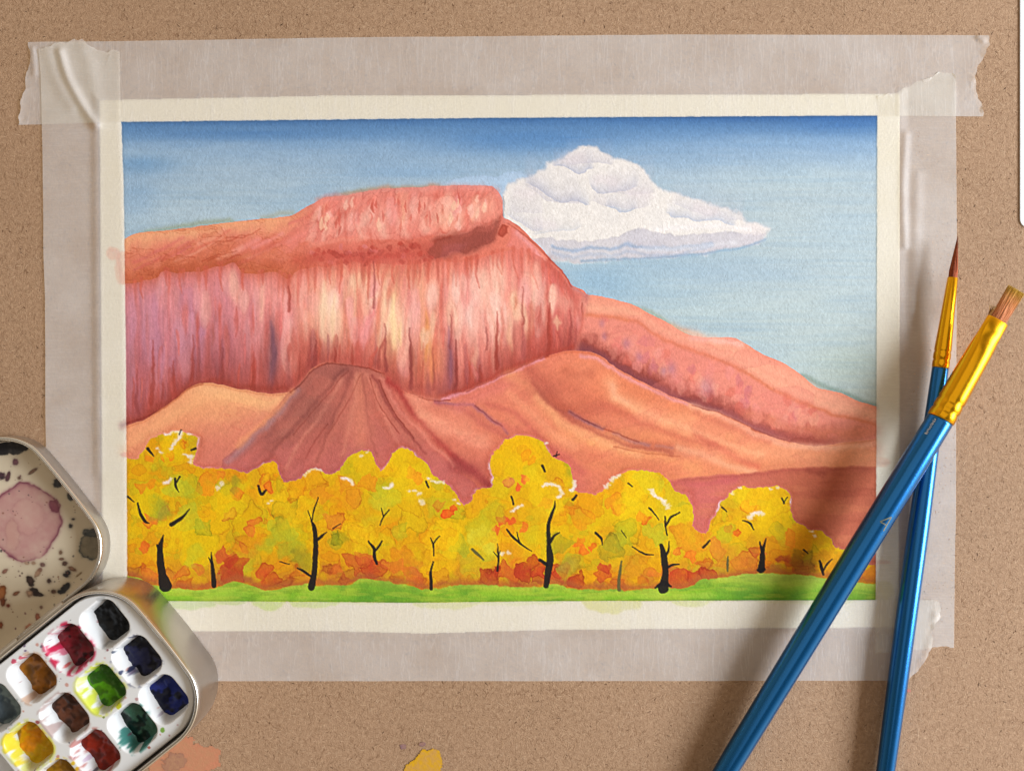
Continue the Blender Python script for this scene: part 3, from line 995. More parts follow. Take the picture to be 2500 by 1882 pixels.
# --- foreground hills
fg = smooth(-1.5, 1.5, DB) * inm
t = np.clip(DB / 260.0, 0, 1)
hc = np.stack([np.interp(X, [300, 480, 700, 900, 1100, 1300, 1500, 1800, 2140], k) for k in (
    [222, 226, 208, 196, 208, 216, 220, 222, 220],
    [138, 148, 124, 110, 116, 122, 128, 136, 140],
    [100, 104, 100, 88, 88, 90, 88, 92, 98])], axis=-1)
put(fg, hc + 8 * N3[..., None])
put(fg * smooth(80, 220, DB + 30 * N3) * smooth(1250, 900, X) * .6, (200, 106, 96))
hl = smooth(720, 690, X + 0.85 * (Y - 960))
put(fg * hl * np.exp(-((DB - 16) / 20) ** 2) * smooth(440, 520, X) * .75, (242, 192, 132))
put(fg * hl * smooth(70, 20, DB + 10 * N1) * .5, (236, 170, 116))
put(fg * hl * smooth(70, 150, DB + 20 * N1) * .5, (206, 116, 92))
glow([(305, 1100), (380, 1046), (430, 1010), (480, 980), (560, 966), (650, 985)], (238, 176, 118), .4, 16, 8)
mul(np.exp(-np.abs(DB - 3) / 2.4) * fg * .35, (200, 120, 100))

# shadowed cone
cone = [(704, 960), (730, 939), (765, 899), (800, 886), (850, 889), (900, 897), (930, 910), (960, 960), (1000, 1030), (1060, 1095), (1130, 1160), (1200, 1215), (1130, 1250), (900, 1190), (690, 1190), (540, 1150), (545, 1122), (615, 1062), (660, 1010)]
wash(cone, (184, 102, 84), .85, 3, .12, 5, tex=.12)
d, sl = sdf(cone, 10, 5)
cm = smooth(2, -2, d)
put(cm * smooth(0.1, -0.3, ((X[sl] - 830) * .55 + (Y[sl] - 960) * -.12) / 100 + .25 * N3[sl]) * .6, (156, 88, 76), sl)
put(cm * np.exp(-(((X[sl] - 840) / 60) ** 2 + ((Y[sl] - 905) / 26) ** 2)) * .6, (146, 84, 74), sl)
put(cm * smooth(1040, 1150, Y[sl] + 20 * N1[sl]) * .6, (196, 104, 98), sl)
for (p, c, a, w) in [([(840, 900), (780, 960), (700, 1050), (620, 1130)], (138, 76, 66), .5, 12), ([(860, 905), (830, 1000), (760, 1100), (690, 1150)], (164, 84, 72), .4, 14),
                     ([(800, 935), (740, 1000), (690, 1060)], (204, 126, 104), .4, 12), ([(730, 955), (660, 1030), (600, 1085), (555, 1128)], (164, 124, 124), .7, 9), ([(716, 955), (640, 1034), (580, 1090)], (236, 156, 104), .6, 8),
                     ([(905, 925), (920, 1000), (960, 1080), (1000, 1120)], (176, 90, 72), .5, 10), ([(925, 930), (960, 1010), (1010, 1075)], (140, 62, 52), .5, 4), ([(940, 935), (985, 1010), (1050, 1080), (1120, 1150)], (196, 100, 84), .6, 10),
                     ([(880, 920), (880, 1000), (880, 1080)], (206, 124, 94), .55, 14), ([(850, 960), (810, 1060), (770, 1130)], (206, 122, 98), .35, 12), ([(910, 1020), (950, 1100), (960, 1140)], (180, 96, 84), .5, 9),
                     ([(945, 930), (980, 962), (1010, 1010), (1045, 1051), (1091, 1097), (1138, 1139), (1176, 1170), (1200, 1188)], (162, 58, 52), .85, 9),
                     ([(1110, 1130), (1150, 1150), (1190, 1180)], (140, 56, 56), .6, 16), ([(1000, 965), (1040, 1020), (1110, 1060), (1190, 1090)], (234, 152, 120), .5, 12)]:
    glow(p, c, a, w, 6)
for (p, c, a, w) in [([(845, 898), (800, 945), (745, 1010), (690, 1075), (640, 1130)], (128, 66, 58), .55, 5), ([(835, 930), (790, 1000), (735, 1080), (700, 1140)], (210, 132, 108), .55, 6), ([(855, 910), (835, 975), (800, 1050), (775, 1130)], (140, 72, 62), .5, 5), ([(868, 915), (866, 985), (850, 1060), (835, 1110)], (212, 134, 106), .5, 7),
                     ([(885, 915), (893, 985), (905, 1060), (918, 1110)], (150, 76, 64), .45, 4), ([(898, 915), (925, 985), (955, 1050), (985, 1105)], (216, 134, 108), .5, 6), ([(912, 918), (945, 985), (990, 1050), (1040, 1105)], (138, 60, 54), .55, 4), ([(930, 925), (975, 1000), (1040, 1070), (1110, 1135)], (220, 136, 114), .45, 5), ([(760, 945), (700, 1010), (650, 1065)], (150, 84, 74), .5, 7),
                     ([(780, 915), (730, 965), (680, 1020)], (176, 104, 88), .4, 6)]:
    glow(p, c, a, w, 7)
# hill flanks between the cone and the big right hill
for (p, c, a, w) in [([(1020, 975), (1080, 985), (1130, 1000)], (228, 146, 116), .6, 16), ([(1030, 1010), (1100, 1050), (1180, 1070)], (236, 160, 124), .5, 14), ([(1061, 980), (1120, 985), (1153, 990), (1184, 1012), (1214, 1035), (1240, 1055)], (140, 84, 108), .6, 5),
                     ([(1061, 984), (1130, 998), (1200, 1045), (1240, 1070)], (176, 82, 74), .45, 9), ([(1080, 974), (1140, 958), (1240, 915), (1330, 876)], (226, 150, 158), .75, 4), ([(1120, 990), (1180, 960), (1260, 930)], (216, 118, 106), .5, 18),
                     ([(1230, 1040), (1300, 1060), (1360, 1100), (1420, 1150)], (196, 96, 84), .55, 12), ([(1250, 920), (1300, 950), (1330, 1000), (1400, 1050), (1500, 1090)], (232, 158, 104), .65, 18),
                     ([(1290, 900), (1325, 940), (1345, 974), (1387, 1004)], (176, 84, 66), .65, 16), ([(1345, 974), (1387, 1004), (1430, 1028), (1484, 1051), (1541, 1074), (1599, 1089), (1680, 1100)], (184, 92, 66), .75, 14),
                     ([(1390, 1008), (1430, 1030), (1470, 1046)], (122, 84, 106), .75, 6), ([(1500, 1060), (1540, 1076), (1580, 1086)], (128, 90, 110), .7, 6), ([(1600, 1090), (1640, 1094)], (160, 110, 112), .5, 5),
                     ([(1380, 905), (1410, 915), (1440, 912)], (180, 90, 64), .6, 13), ([(1340, 915), (1400, 950), (1470, 1000), (1560, 1040)], (202, 106, 78), .4, 26),
                     ([(1490, 930), (1500, 965), (1560, 1000), (1650, 1040), (1740, 1080)], (236, 160, 112), .7, 18), ([(1494, 940), (1500, 968), (1530, 984)], (240, 178, 138), .5, 9),
                     ([(1420, 868), (1470, 880), (1520, 915), (1600, 956), (1680, 988)], (226, 152, 150), .7, 5), ([(1690, 992), (1770, 1020), (1850, 1062), (1920, 1086), (2040, 1094), (2138, 1080)], (240, 176, 140), .75, 9),
                     ([(1560, 1000), (1700, 1035), (1850, 1090), (1990, 1120), (2138, 1100)], (232, 152, 108), .55, 20), ([(1480, 1064), (1560, 1096), (1650, 1110), (1740, 1118)], (206, 112, 82), .5, 14),
                     ([(1450, 1075), (1540, 1105), (1640, 1120), (1700, 1140)], (234, 158, 98), .7, 16), ([(1655, 1092), (1710, 1110), (1770, 1134), (1842, 1152)], (238, 176, 132), .6, 10),
                     ([(1700, 1060), (1760, 1098), (1850, 1140)], (200, 96, 72), .6, 10), ([(1260, 1120), (1340, 1150), (1420, 1190)], (204, 110, 92), .6, 26), ([(1440, 1130), (1540, 1140), (1640, 1170)], (214, 128, 84), .5, 16)]:
    glow(p, c, a, w, 6)
for (x0, y0, rx, ry, c, a) in [(1330, 950, 60, 34, (168, 82, 64), .5), (1420, 1000, 80, 26, (176, 86, 62), .45), (1440, 1070, 150, 24, (238, 166, 104), .45), (1420, 910, 70, 26, (226, 138, 100), .35), (1270, 1000, 60, 50, (226, 138, 100), .4), (1620, 1030, 120, 22, (236, 158, 112), .4), (1800, 1110, 140, 18, (236, 160, 116), .4),
                               (760, 990, 60, 60, (140, 80, 68), .4), (880, 1040, 40, 70, (210, 126, 100), .45), (960, 1100, 40, 50, (190, 100, 88), .4), (1090, 1040, 70, 26, (236, 158, 122), .5), (1150, 1150, 50, 30, (150, 62, 58), .5), (1290, 1130, 90, 40, (204, 108, 92), .5), (620, 1130, 60, 24, (196, 108, 100), .5),
                               (560, 1000, 80, 30, (240, 178, 116), .5), (420, 1060, 70, 30, (226, 148, 104), .4), (1560, 1130, 110, 18, (214, 128, 82), .4), (1370, 1160, 60, 26, (200, 100, 88), .5)]:
    pool(x0, y0, rx, ry, c, a, fg)
for (p, c, a, w) in [([(1300, 935), (1340, 985), (1420, 1040), (1520, 1085), (1640, 1105)], (150, 68, 56), .45, 6), ([(1310, 970), (1370, 1030), (1460, 1075), (1560, 1110)], (240, 170, 116), .5, 9), ([(1190, 985), (1260, 1010), (1310, 1060), (1370, 1120)], (190, 92, 78), .45, 8), ([(1240, 960), (1290, 1000), (1340, 1050), (1400, 1090)], (236, 156, 112), .45, 10),
                     ([(1500, 975), (1580, 1010), (1680, 1045), (1780, 1085), (1860, 1110)], (242, 176, 126), .5, 8), ([(1470, 985), (1560, 1030), (1660, 1068), (1740, 1090)], (190, 94, 70), .45, 9), ([(1700, 1010), (1790, 1048), (1880, 1082)], (198, 106, 82), .35, 8)]:
    glow(p, c, a, w, 6)
# red-brown plain on the right
DP = below([(1600, 1190), (1640, 1172), (1700, 1164), (1760, 1160), (1842, 1154), (1919, 1145), (2000, 1140), (2150, 1138)], 4)
pl = smooth(-4, 5, DP) * smooth(1600, 1680, X) * inm
put(pl * .9, (194, 104, 84))
put(pl * smooth(1640, 1700, X) * smooth(1830, 1760, X) * .5, (206, 104, 102))
put(pl * smooth(1800, 1980, X) * .65, (182, 98, 66))
put(pl * smooth(.05, .5, HXn) * .45, (206, 124, 84))
put(pl * smooth(-.1, -.5, HXn) * .45, (160, 76, 56))
put(pl * np.exp(-np.abs(DP - 5) / 7) * .5, (160, 72, 60))
glow([(1640, 1178), (1720, 1180), (1800, 1170)], (190, 88, 88), .5, 8, 5)
glow([(1970, 1150), (2010, 1158)], (140, 62, 48), .5, 7, 6)

nh = fbm((X - 0.9 * Y) / 130, (Y + 0.35 * X) / 60, 151, 3)
nh2 = fbm((X + 0.9 * Y) / 130, (Y - 0.35 * X) / 56, 155, 3)
hilln = np.where(X < 900, nh2, nh)
hm = fg * (1 - 0.5 * pl)
glazes(hm, hilln, [(.1, (212, 118, 94)), (.34, (196, 98, 80))], .12, .05)
glazes(sh, nh, [(.1, (218, 124, 108))], .2, .06)
# dry-brush grain of the rock: upright on the cliff, along the slope on the hills
C *= (1 + .07 * fbm(X / 6, Y / 46, 191, 3) * face + .06 * fbm(X / 9 + Y / 22, Y / 24, 193, 3) * capm)[..., None]
C *= (1 + .022 * np.where(X < 900, fbm((X + .9 * Y) / 9, (Y - .4 * X) / 60, 195, 3), fbm((X - .9 * Y) / 60, (Y + .45 * X) / 8, 197, 3)) * np.maximum(hm, sh))[..., None]
# rosier, a touch cooler red over all the rock
rk = mm * inm
C[..., 0] *= 1 + .035 * rk
C[..., 1] *= 1 + .02 * rk
C[..., 2] *= 1 + .06 * rk
for p, a, w in [([(709, 957), (735, 938), (768, 900), (800, 888), (850, 891), (905, 899), (935, 912)], .5, 2.2), ([(1022, 970), (1061, 978), (1100, 974)], .6, 2), ([(1140, 956), (1184, 935), (1234, 914), (1291, 887), (1340, 870)], .5, 2.2), ([(300, 1040), (384, 1004), (423, 977), (461, 948), (496, 936)], .45, 2.2),
                ([(905, 925), (915, 965), (940, 1010), (975, 1060)], .4, 1.8), ([(925, 930), (960, 1000), (1010, 1070)], .45, 1.8), ([(880, 915), (845, 990), (800, 1060)], .3, 2), ([(850, 905), (780, 985), (715, 1060)], .3, 2), ([(800, 1035), (770, 1075), (745, 1120)], .3, 2),
                ([(1160, 992), (1190, 1015), (1225, 1042)], .5, 2), ([(1390, 1006), (1440, 1032), (1500, 1056), (1560, 1078)], .45, 2.2), ([(1500, 1090), (1580, 1106), (1660, 1112)], .3, 2), ([(1690, 990), (1770, 1014), (1850, 1052), (1930, 1080)], .45, 2),
                ([(1240, 545), (1290, 582), (1330, 622), (1375, 665), (1396, 700)], .45, 2), ([(1228, 480), (1230, 525)], .4, 1.8)]:
    d, sl = line_d(spline(p, 5), 14, 4)
    mul(np.exp(-(d / w) ** 2) * a * (0.7 + .6 * N1[sl]).clip(0, 1), (150, 70, 60), sl)

# --- autumn trees
tops = [(290, 1122), (334, 1116), (354, 1097), (369, 1070), (392, 1062), (423, 1054), (461, 1060), (482, 1070), (479, 1100), (471, 1131), (496, 1147), (538, 1145), (577, 1147), (600, 1154), (630, 1139), (661, 1124), (680, 1135),
        (682, 1166), (692, 1179), (719, 1174), (742, 1158), (761, 1147), (788, 1152), (811, 1158), (832, 1147), (849, 1116), (880, 1097), (903, 1104), (916, 1131), (934, 1147), (949, 1135), (957, 1108), (980, 1095), (1011, 1106),
        (1041, 1127), (1053, 1151), (1068, 1174), (1099, 1189), (1116, 1216), (1130, 1231), (1149, 1220), (1168, 1193), (1199, 1189), (1205, 1162), (1195, 1135), (1209, 1101), (1230, 1074), (1261, 1062), (1303, 1068), (1330, 1081),
        (1341, 1104), (1368, 1124), (1391, 1147), (1399, 1174), (1402, 1195), (1430, 1204), (1453, 1208), (1476, 1193), (1491, 1170), (1522, 1154), (1568, 1147), (1610, 1154), (1634, 1177), (1649, 1201), (1681, 1209), (1692, 1240),
        (1692, 1284), (1712, 1302), (1727, 1304), (1734, 1273), (1752, 1250), (1765, 1224), (1781, 1201), (1811, 1189), (1838, 1195), (1869, 1189), (1896, 1185), (1919, 1197), (1931, 1216), (1926, 1245), (1942, 1277), (1980, 1292),
        (2011, 1300), (2030, 1315), (2036, 1334), (2060, 1340), (2100, 1368), (2150, 1386)]
grass_top = [(290, 1408), (340, 1412), (367, 1427), (420, 1436), (480, 1440), (540, 1430), (578, 1416), (648, 1442), (713, 1430), (771, 1427), (848, 1427), (886, 1411), (944, 1423), (1001, 1430), (1047, 1438), (1117, 1427), (1194, 1430), (1309, 1434),
             (1350, 1427), (1427, 1438), (1511, 1440), (1600, 1436), (1665, 1434), (1708, 1418), (1773, 1410), (1850, 1401), (1927, 1404), (2004, 1408), (2080, 1420), (2150, 1427)]
poly = tops + [(2150, 1470), (290, 1470)]
DTR, slT = sdf(poly, 30, 8)
DTR = DTR + 2.6 * fbm(X[slT] / 13, Y[slT] / 13, 171, 3)
tm = smooth(1.3, -1.3, DTR) * inm[slT]
# white reserve and dark wash edge along the crowns
put(np.exp(-np.abs(DTR - 2.0) / 2.6) * smooth(.12, .5, N3[slT] + .35 * N1[slT]) * .8 * inm[slT], (240, 226, 220), slT)
mul(np.exp(-np.abs(DTR - 8) / 7) * (DTR > 3) * .28 * (0.5 + N3[slT]).clip(0, 1) * inm[slT], (176, 84, 60), slT)
TR = np.zeros((NH, NW))
TR[slT] = tm
gl = np.interp(X, *np.array(grass_top).T)
bg = smooth(gl - 120, gl - 20, Y)
put(TR, (224, 180, 14))
put(TR * smooth(0.0, .45, N3) * .7, (216, 160, 20))
put(TR * smooth(0.0, -.45, N3) * .6, (206, 188, 30))
put(TR * bg * .65, (198, 122, 34))
yel = [(232, 186, 6), (228, 192, 14), (222, 172, 10), (236, 182, 4), (216, 186, 22), (208, 178, 18)]
gold = [(228, 150, 14), (222, 134, 20), (232, 160, 10), (216, 138, 24)]
oran = [(232, 118, 28), (226, 104, 32), (238, 134, 22), (222, 96, 30)]
gren = [(186, 182, 34), (168, 172, 40), (196, 190, 36), (150, 150, 34)]
reds = [(198, 72, 34), (184, 60, 32), (208, 88, 36), (172, 60, 40), (190, 84, 52)]


def leaf_blob(cx, cy, r, c, a, edge=.3, lob=.45, asp=1.0, rot=0.0, wob=None, soft=1.6):
    n = 8
    pts = []
    for k in range(n):
        an = 2 * math.pi * (k + R.uniform(-.25, .25)) / n
        rr = r * (1 + lob * R.uniform(-1, 1))
        px_, py_ = rr * math.cos(an) * asp, rr * math.sin(an)
        pts.append((cx + px_ * math.cos(rot) - py_ * math.sin(rot), cy + px_ * math.sin(rot) + py_ * math.cos(rot)))
    d, sl = sdf(spline([pts[-1]] + pts + [pts[0], pts[1]], 5)[5:-5], 14, wob if wob is not None else min(16, 5 + r * .45))
    m = smooth(soft, -soft, d) * TR[sl]
    put(m * np.clip(a * (0.9 + 0.5 * N1[sl]), 0, 1), c, sl)
    if edge:
        # pigment gathers along part of the rim only
        part = (0.4 + 1.6 * N3[sl] + .6 * N2[sl]).clip(0, 1)
        mul(np.exp(-np.abs(d + 1.8) / 2.0) * m * edge * 1.4 * part, np.asarray(c) * .8, sl)


tfun = lambda x: min(np.interp(x, [p[0] for p in tops], [p[1] for p in tops]), 1340)
for i in range(150):
    x0 = R.uniform(310, 2110)
    t0, g0 = tfun(x0), np.interp(x0, *np.array(grass_top).T)
    f = R.random()
    y0 = t0 + 6 + (g0 - t0 - 12) * f
    u = R.random() + .25 * (f - .45)
    wet = R.random() < .45
    if u < .40:
        c, a, r = R.choice(yel), R.uniform(.5, .9), R.uniform(16, 46)
    elif u < .66:
        c, a, r = R.choice(gold), R.uniform(.4, .75), R.uniform(12, 34)
    elif u < .82:
        c, a, r = R.choice(gren), R.uniform(.25, .5), R.uniform(14, 34)
    else:
        c, a, r = R.choice(oran + gold), R.uniform(.3, .6), R.uniform(6, 18)
    leaf_blob(x0, y0, r, c, a, 0 if wet else R.uniform(.15, .45), .42, R.uniform(.8, 1.5), R.uniform(0, 3), None, R.uniform(5, 11) if wet else 1.6)
nt1 = fbm(X / 66, Y / 54, 161, 3)
nt2 = fbm(X / 46, Y / 40, 167, 3)
glazes(TR, nt1, [(.14, (232, 162, 10)), (.42, (222, 132, 18))], .32, .2)
glazes(TR, -nt1, [(.25, (218, 192, 16))], .3, .12)
glazes(TR, -nt2, [(.42, (176, 172, 30))], .3, .08)
# undergrowth of rust and red along the foot
for i in range(60):
    x0 = R.uniform(320, 1990)
    g0 = np.interp(x0, *np.array(grass_top).T)
    if 1040 < x0 < 1130 and R.random() < .7:
        continue
    leaf_blob(x0, g0 - R.uniform(2, 46) ** 1.0, R.uniform(7, 20), R.choice(reds + [(176, 104, 50), (190, 120, 50), (210, 130, 40)]), R.uniform(.3, .65), .3, .5, 1.4, 0, None, R.choice([1.6, 4]))
for (x0, y0, r, c) in [(575, 1392, 26, 0), (640, 1400, 20, 0), (560, 1370, 14, 0), (872, 1375, 28, 1), (890, 1360, 18, 1), (910, 1390, 22, 0), (960, 1380, 26, 1), (1000, 1400, 22, 1), (1250, 1402, 30, 0), (1290, 1385, 26, 0),
                       (1320, 1395, 18, 0), (1370, 1395, 20, 0), (1365, 1400, 16, 0), (1475, 1400, 22, 0), (1480, 1385, 14, 0), (1410, 1410, 16, 0), (1660, 1412, 24, 0), (1690, 1410, 20, 0), (1590, 1398, 18, 1), (1820, 1372, 26, 1), (1845, 1350, 18, 1),
                       (365, 1400, 16, 1), (445, 1395, 18, 1), (480, 1390, 14, 1), (1195, 1412, 26, 0), (820, 1388, 16, 1), (2110, 1400, 22, 1), (1730, 1406, 20, 0)]:
    leaf_blob(x0, y0, r, R.choice(reds[:3]) if c == 0 else R.choice([(214, 108, 44), (222, 124, 40), (206, 94, 40)]), .8, .35, .5, 1.15, 0)
for (x0, y0, r, c) in [(1003, 1152, 11, (240, 110, 40)), (1018, 1165, 12, (242, 116, 36)), (1072, 1232, 11, (240, 112, 36)), (1095, 1250, 12, (240, 104, 30)), (1108, 1242, 8, (240, 100, 34)), (1280, 1115, 13, (238, 130, 30)), (1300, 1125, 11, (238, 124, 28)), (1285, 1170, 10, (236, 116, 44)),
                       (1242, 1180, 13, (226, 138, 66)), (1270, 1188, 8, (236, 100, 40)), (1225, 1272, 14, (226, 84, 44)), (1210, 1290, 11, (230, 90, 40)), (1247, 1272, 8, (228, 80, 40)), (1280, 1285, 14, (234, 112, 36)), (1500, 1225, 18, (236, 150, 26)), (1510, 1240, 14, (234, 130, 30)),
                       (1560, 1262, 14, (240, 108, 26)), (1575, 1272, 10, (238, 100, 26)), (1410, 1320, 12, (240, 116, 30)), (1425, 1345, 14, (238, 116, 34)), (1445, 1335, 9, (240, 104, 30)), (1655, 1340, 12, (236, 130, 40)), (1690, 1360, 12, (238, 130, 34)), (1780, 1290, 12, (236, 120, 30)), (1800, 1300, 9, (238, 112, 30)),
                       (1830, 1240, 16, (240, 140, 24)), (1850, 1245, 10, (240, 120, 30)), (1930, 1315, 18, (240, 140, 26)), (395, 1120, 9, (240, 150, 20)), (418, 1112, 12, (242, 146, 24)), (362, 1122, 9, (236, 140, 24)), (452, 1085, 8, (236, 152, 20)), (348, 1190, 14, (232, 150, 24)), (372, 1184, 9, (234, 146, 20)),
                       (400, 1254, 12, (236, 130, 34)), (362, 1278, 14, (236, 132, 34)), (378, 1270, 12, (238, 128, 40)), (350, 1335, 14, (232, 116, 34)), (510, 1180, 22, (234, 150, 24)), (535, 1160, 12, (238, 140, 40)), (580, 1205, 16, (236, 140, 30)), (645, 1175, 16, (236, 150, 30)), (660, 1185, 12, (234, 130, 30)),
                       (760, 1170, 26, (228, 160, 20)), (790, 1200, 22, (224, 150, 26)), (850, 1180, 22, (230, 156, 30)), (900, 1175, 20, (228, 150, 24)), (870, 1215, 20, (222, 152, 30)), (620, 1275, 14, (226, 122, 40)), (610, 1295, 12, (226, 122, 40)), (560, 1260, 16, (224, 150, 40)), (820, 1270, 24, (222, 140, 36)), (1010, 1270, 30, (220, 184, 20)),
                       (1000, 1235, 26, (224, 176, 16)), (590, 1335, 12, (224, 130, 34)), (545, 1350, 18, (206, 96, 40)), (1330, 1230, 16, (230, 150, 26)), (1750, 1340, 20, (222, 140, 40))]:
    leaf_blob(x0, y0, r, c, .85, .4, .45, 1.1, R.uniform(0, 3))
for (x0, y0, r) in [(440, 1195, 26), (470, 1270, 28), (390, 1245, 22), (700, 1290, 24), (720, 1340, 26), (745, 1375, 20), (815, 1318, 16), (835, 1310, 10), (570, 1190, 16), (1390, 1130, 18), (1130, 1330, 20), (1170, 1290, 26), (1200, 1250, 22), (1530, 1310, 22), (1500, 1330, 26),
                    (1395, 1380, 20), (470, 1360, 22), (1585, 1170, 26), (980, 1300, 18), (1060, 1230, 20), (1360, 1325, 22), (650, 1330, 20), (1190, 1350, 20), (1600, 1300, 20), (1770, 1300, 18), (940, 1225, 26)]:
    leaf_blob(x0, y0, r * 1.15, R.choice(gren + [(198, 204, 48), (190, 196, 44)]), .55, .12, .45, 1.2, R.uniform(0, 3), None, R.choice([2, 7]))
# sunny tops and wet orange between the crowns
for (x0, y0, r, c, a) in [(430, 1090, 34, (240, 200, 12), .6), (660, 1150, 26, (238, 196, 14), .55), (890, 1125, 34, (240, 190, 16), .55), (985, 1120, 38, (240, 196, 16), .55), (1270, 1085, 46, (240, 190, 10), .6), (1235, 1130, 34, (230, 186, 16), .5), (1565, 1180, 60, (242, 204, 18), .6), (1545, 1250, 44, (240, 204, 20), .55), (1845, 1215, 56, (242, 202, 20), .6), (1880, 1260, 44, (240, 198, 14), .5),
                          (1340, 1200, 40, (242, 206, 24), .5), (1010, 1180, 40, (240, 202, 20), .5), (1080, 1320, 40, (242, 206, 20), .55), (1070, 1390, 44, (240, 184, 14), .55), (700, 1240, 40, (238, 202, 24), .5), (560, 1230, 36, (236, 202, 20), .5), (880, 1300, 36, (240, 206, 24), .5), (420, 1300, 40, (236, 204, 20), .5), (1180, 1310, 36, (226, 214, 60), .5), (1660, 1270, 40, (240, 198, 14), .5),
                          (720, 1195, 30, (230, 146, 20), .55), (1160, 1215, 30, (232, 156, 20), .55), (1440, 1230, 34, (232, 152, 20), .6), (1420, 1270, 26, (234, 146, 24), .5), (1700, 1320, 36, (226, 136, 30), .6), (1950, 1320, 40, (228, 142, 24), .6), (520, 1160, 24, (232, 146, 24), .6), (840, 1200, 34, (228, 150, 24), .55), (600, 1330, 30, (214, 120, 34), .5), (980, 1370, 36, (222, 128, 30), .55), (1240, 1340, 30, (222, 150, 24), .5), (1560, 1390, 34, (216, 150, 30), .5), (1780, 1360, 34, (212, 140, 34), .55), (2030, 1370, 36, (216, 140, 26), .6),
                          (690, 1300, 26, (170, 176, 40), .45), (735, 1365, 26, (140, 130, 34), .5), (500, 1290, 24, (176, 184, 40), .5), (465, 1185, 24, (176, 178, 36), .5), (400, 1250, 20, (140, 154, 50), .55), (820, 1312, 18, (150, 150, 26), .7), (1490, 1320, 30, (156, 146, 36), .5), (1530, 1290, 24, (190, 186, 30), .5), (1395, 1380, 20, (160, 140, 60), .5), (1955, 1370, 30, (120, 110, 36), .45)]:
    leaf_blob(x0, y0, r, c, a, .3 if R.random() < .5 else 0, .4, R.uniform(.9, 1.35), R.uniform(0, 3), None, R.choice([2, 6, 10]))
# reserved white leaves
for p, w in [([(418, 1093), (428, 1080), (440, 1068), (444, 1058)], 4), ([(408, 1056), (430, 1056), (462, 1062)], 4), ([(388, 1092), (395, 1102)], 4), ([(455, 1110), (470, 1114), (465, 1128)], 3.5), ([(394, 1180), (408, 1175), (420, 1166)], 4), ([(532, 1190), (540, 1182)], 5),
             ([(840, 1172), (850, 1168), (858, 1178)], 3.5), ([(936, 1192), (952, 1190), (960, 1178)], 4), ([(1000, 1198), (1012, 1200), (1028, 1212), (1034, 1228)], 4), ([(1046, 1166), (1060, 1178), (1090, 1184)], 3.5), ([(1328, 1186), (1345, 1182), (1362, 1190), (1368, 1204), (1360, 1212)], 4),
             ([(1590, 1196), (1602, 1212), (1620, 1222), (1632, 1240)], 5), ([(1250, 1248), (1262, 1236), (1276, 1232)], 3.5), ([(1830, 1265), (1842, 1252), (1862, 1256)], 5), ([(742, 1160), (760, 1149), (782, 1150)], 3), ([(1336, 1084), (1344, 1100)], 3), ([(1402, 1172), (1402, 1188), (1394, 1196)], 4), ([(1478, 1190), (1490, 1174), (1506, 1162)], 4),
             ([(1790, 1200), (1806, 1192)], 3), ([(1880, 1192), (1896, 1188)], 3), ([(1980, 1296), (1986, 1310)], 4), ([(880, 1110), (892, 1104)], 3), ([(1106, 1222), (1116, 1228)], 3), ([(655, 1228), (662, 1222)], 3), ([(1224, 1352), (1244, 1352)], 5)]:
    q_ = spline(p, 3)
    for (xa, ya) in q_:
        if R.random() < .9:
            n_ = 7
            pts = [(xa + w * R.uniform(.8, 2.2) * math.cos(6.28 * k / n_), ya + w * R.uniform(.5, 1.5) * math.sin(6.28 * k / n_)) for k in range(n_)]
            wash(pts, (240, 229, 214), .7, 2.6, 0, 9, pad=16)
# brown line where trees meet grass
put(TR * np.exp(-((Y - gl + 6 + 8 * N1) / 10) ** 2) * .7, (170, 92, 48))

C[..., 1] *= 1 - .025 * TR
# --- grass
DG = below(grass_top, 7.0)
gm = smooth(-2.5, 2.5, DG) * inm
gg = np.clip((Y - gl) / 46.0, 0, 1)
put(gm, np.stack([np.interp(gg, [0, .4, 1], k) for k in ([176, 140, 108], [190, 182, 162], [60, 46, 44])], axis=-1))
put(gm * smooth(-.1, .5, HXn + .5 * N1) * .55, (172, 196, 70))
put(gm * smooth(0, -.5, HXn + .4 * N1) * .5, (84, 138, 44))
put(gm * smooth(.0, .4, fbm(X / 60, Y / 12, 181, 3)) * .4, (104, 146, 40))
put(gm * smooth(.05, .45, -fbm(X / 60, Y / 12, 183, 3)) * .4, (176, 188, 62))
put(gm * smooth(1700, 1850, X) * smooth(60, 0, Y - gl) * .5, (176, 190, 88))
mul(np.exp(-np.abs(IN - 2) / 2) * inm * .2, (120, 110, 100))

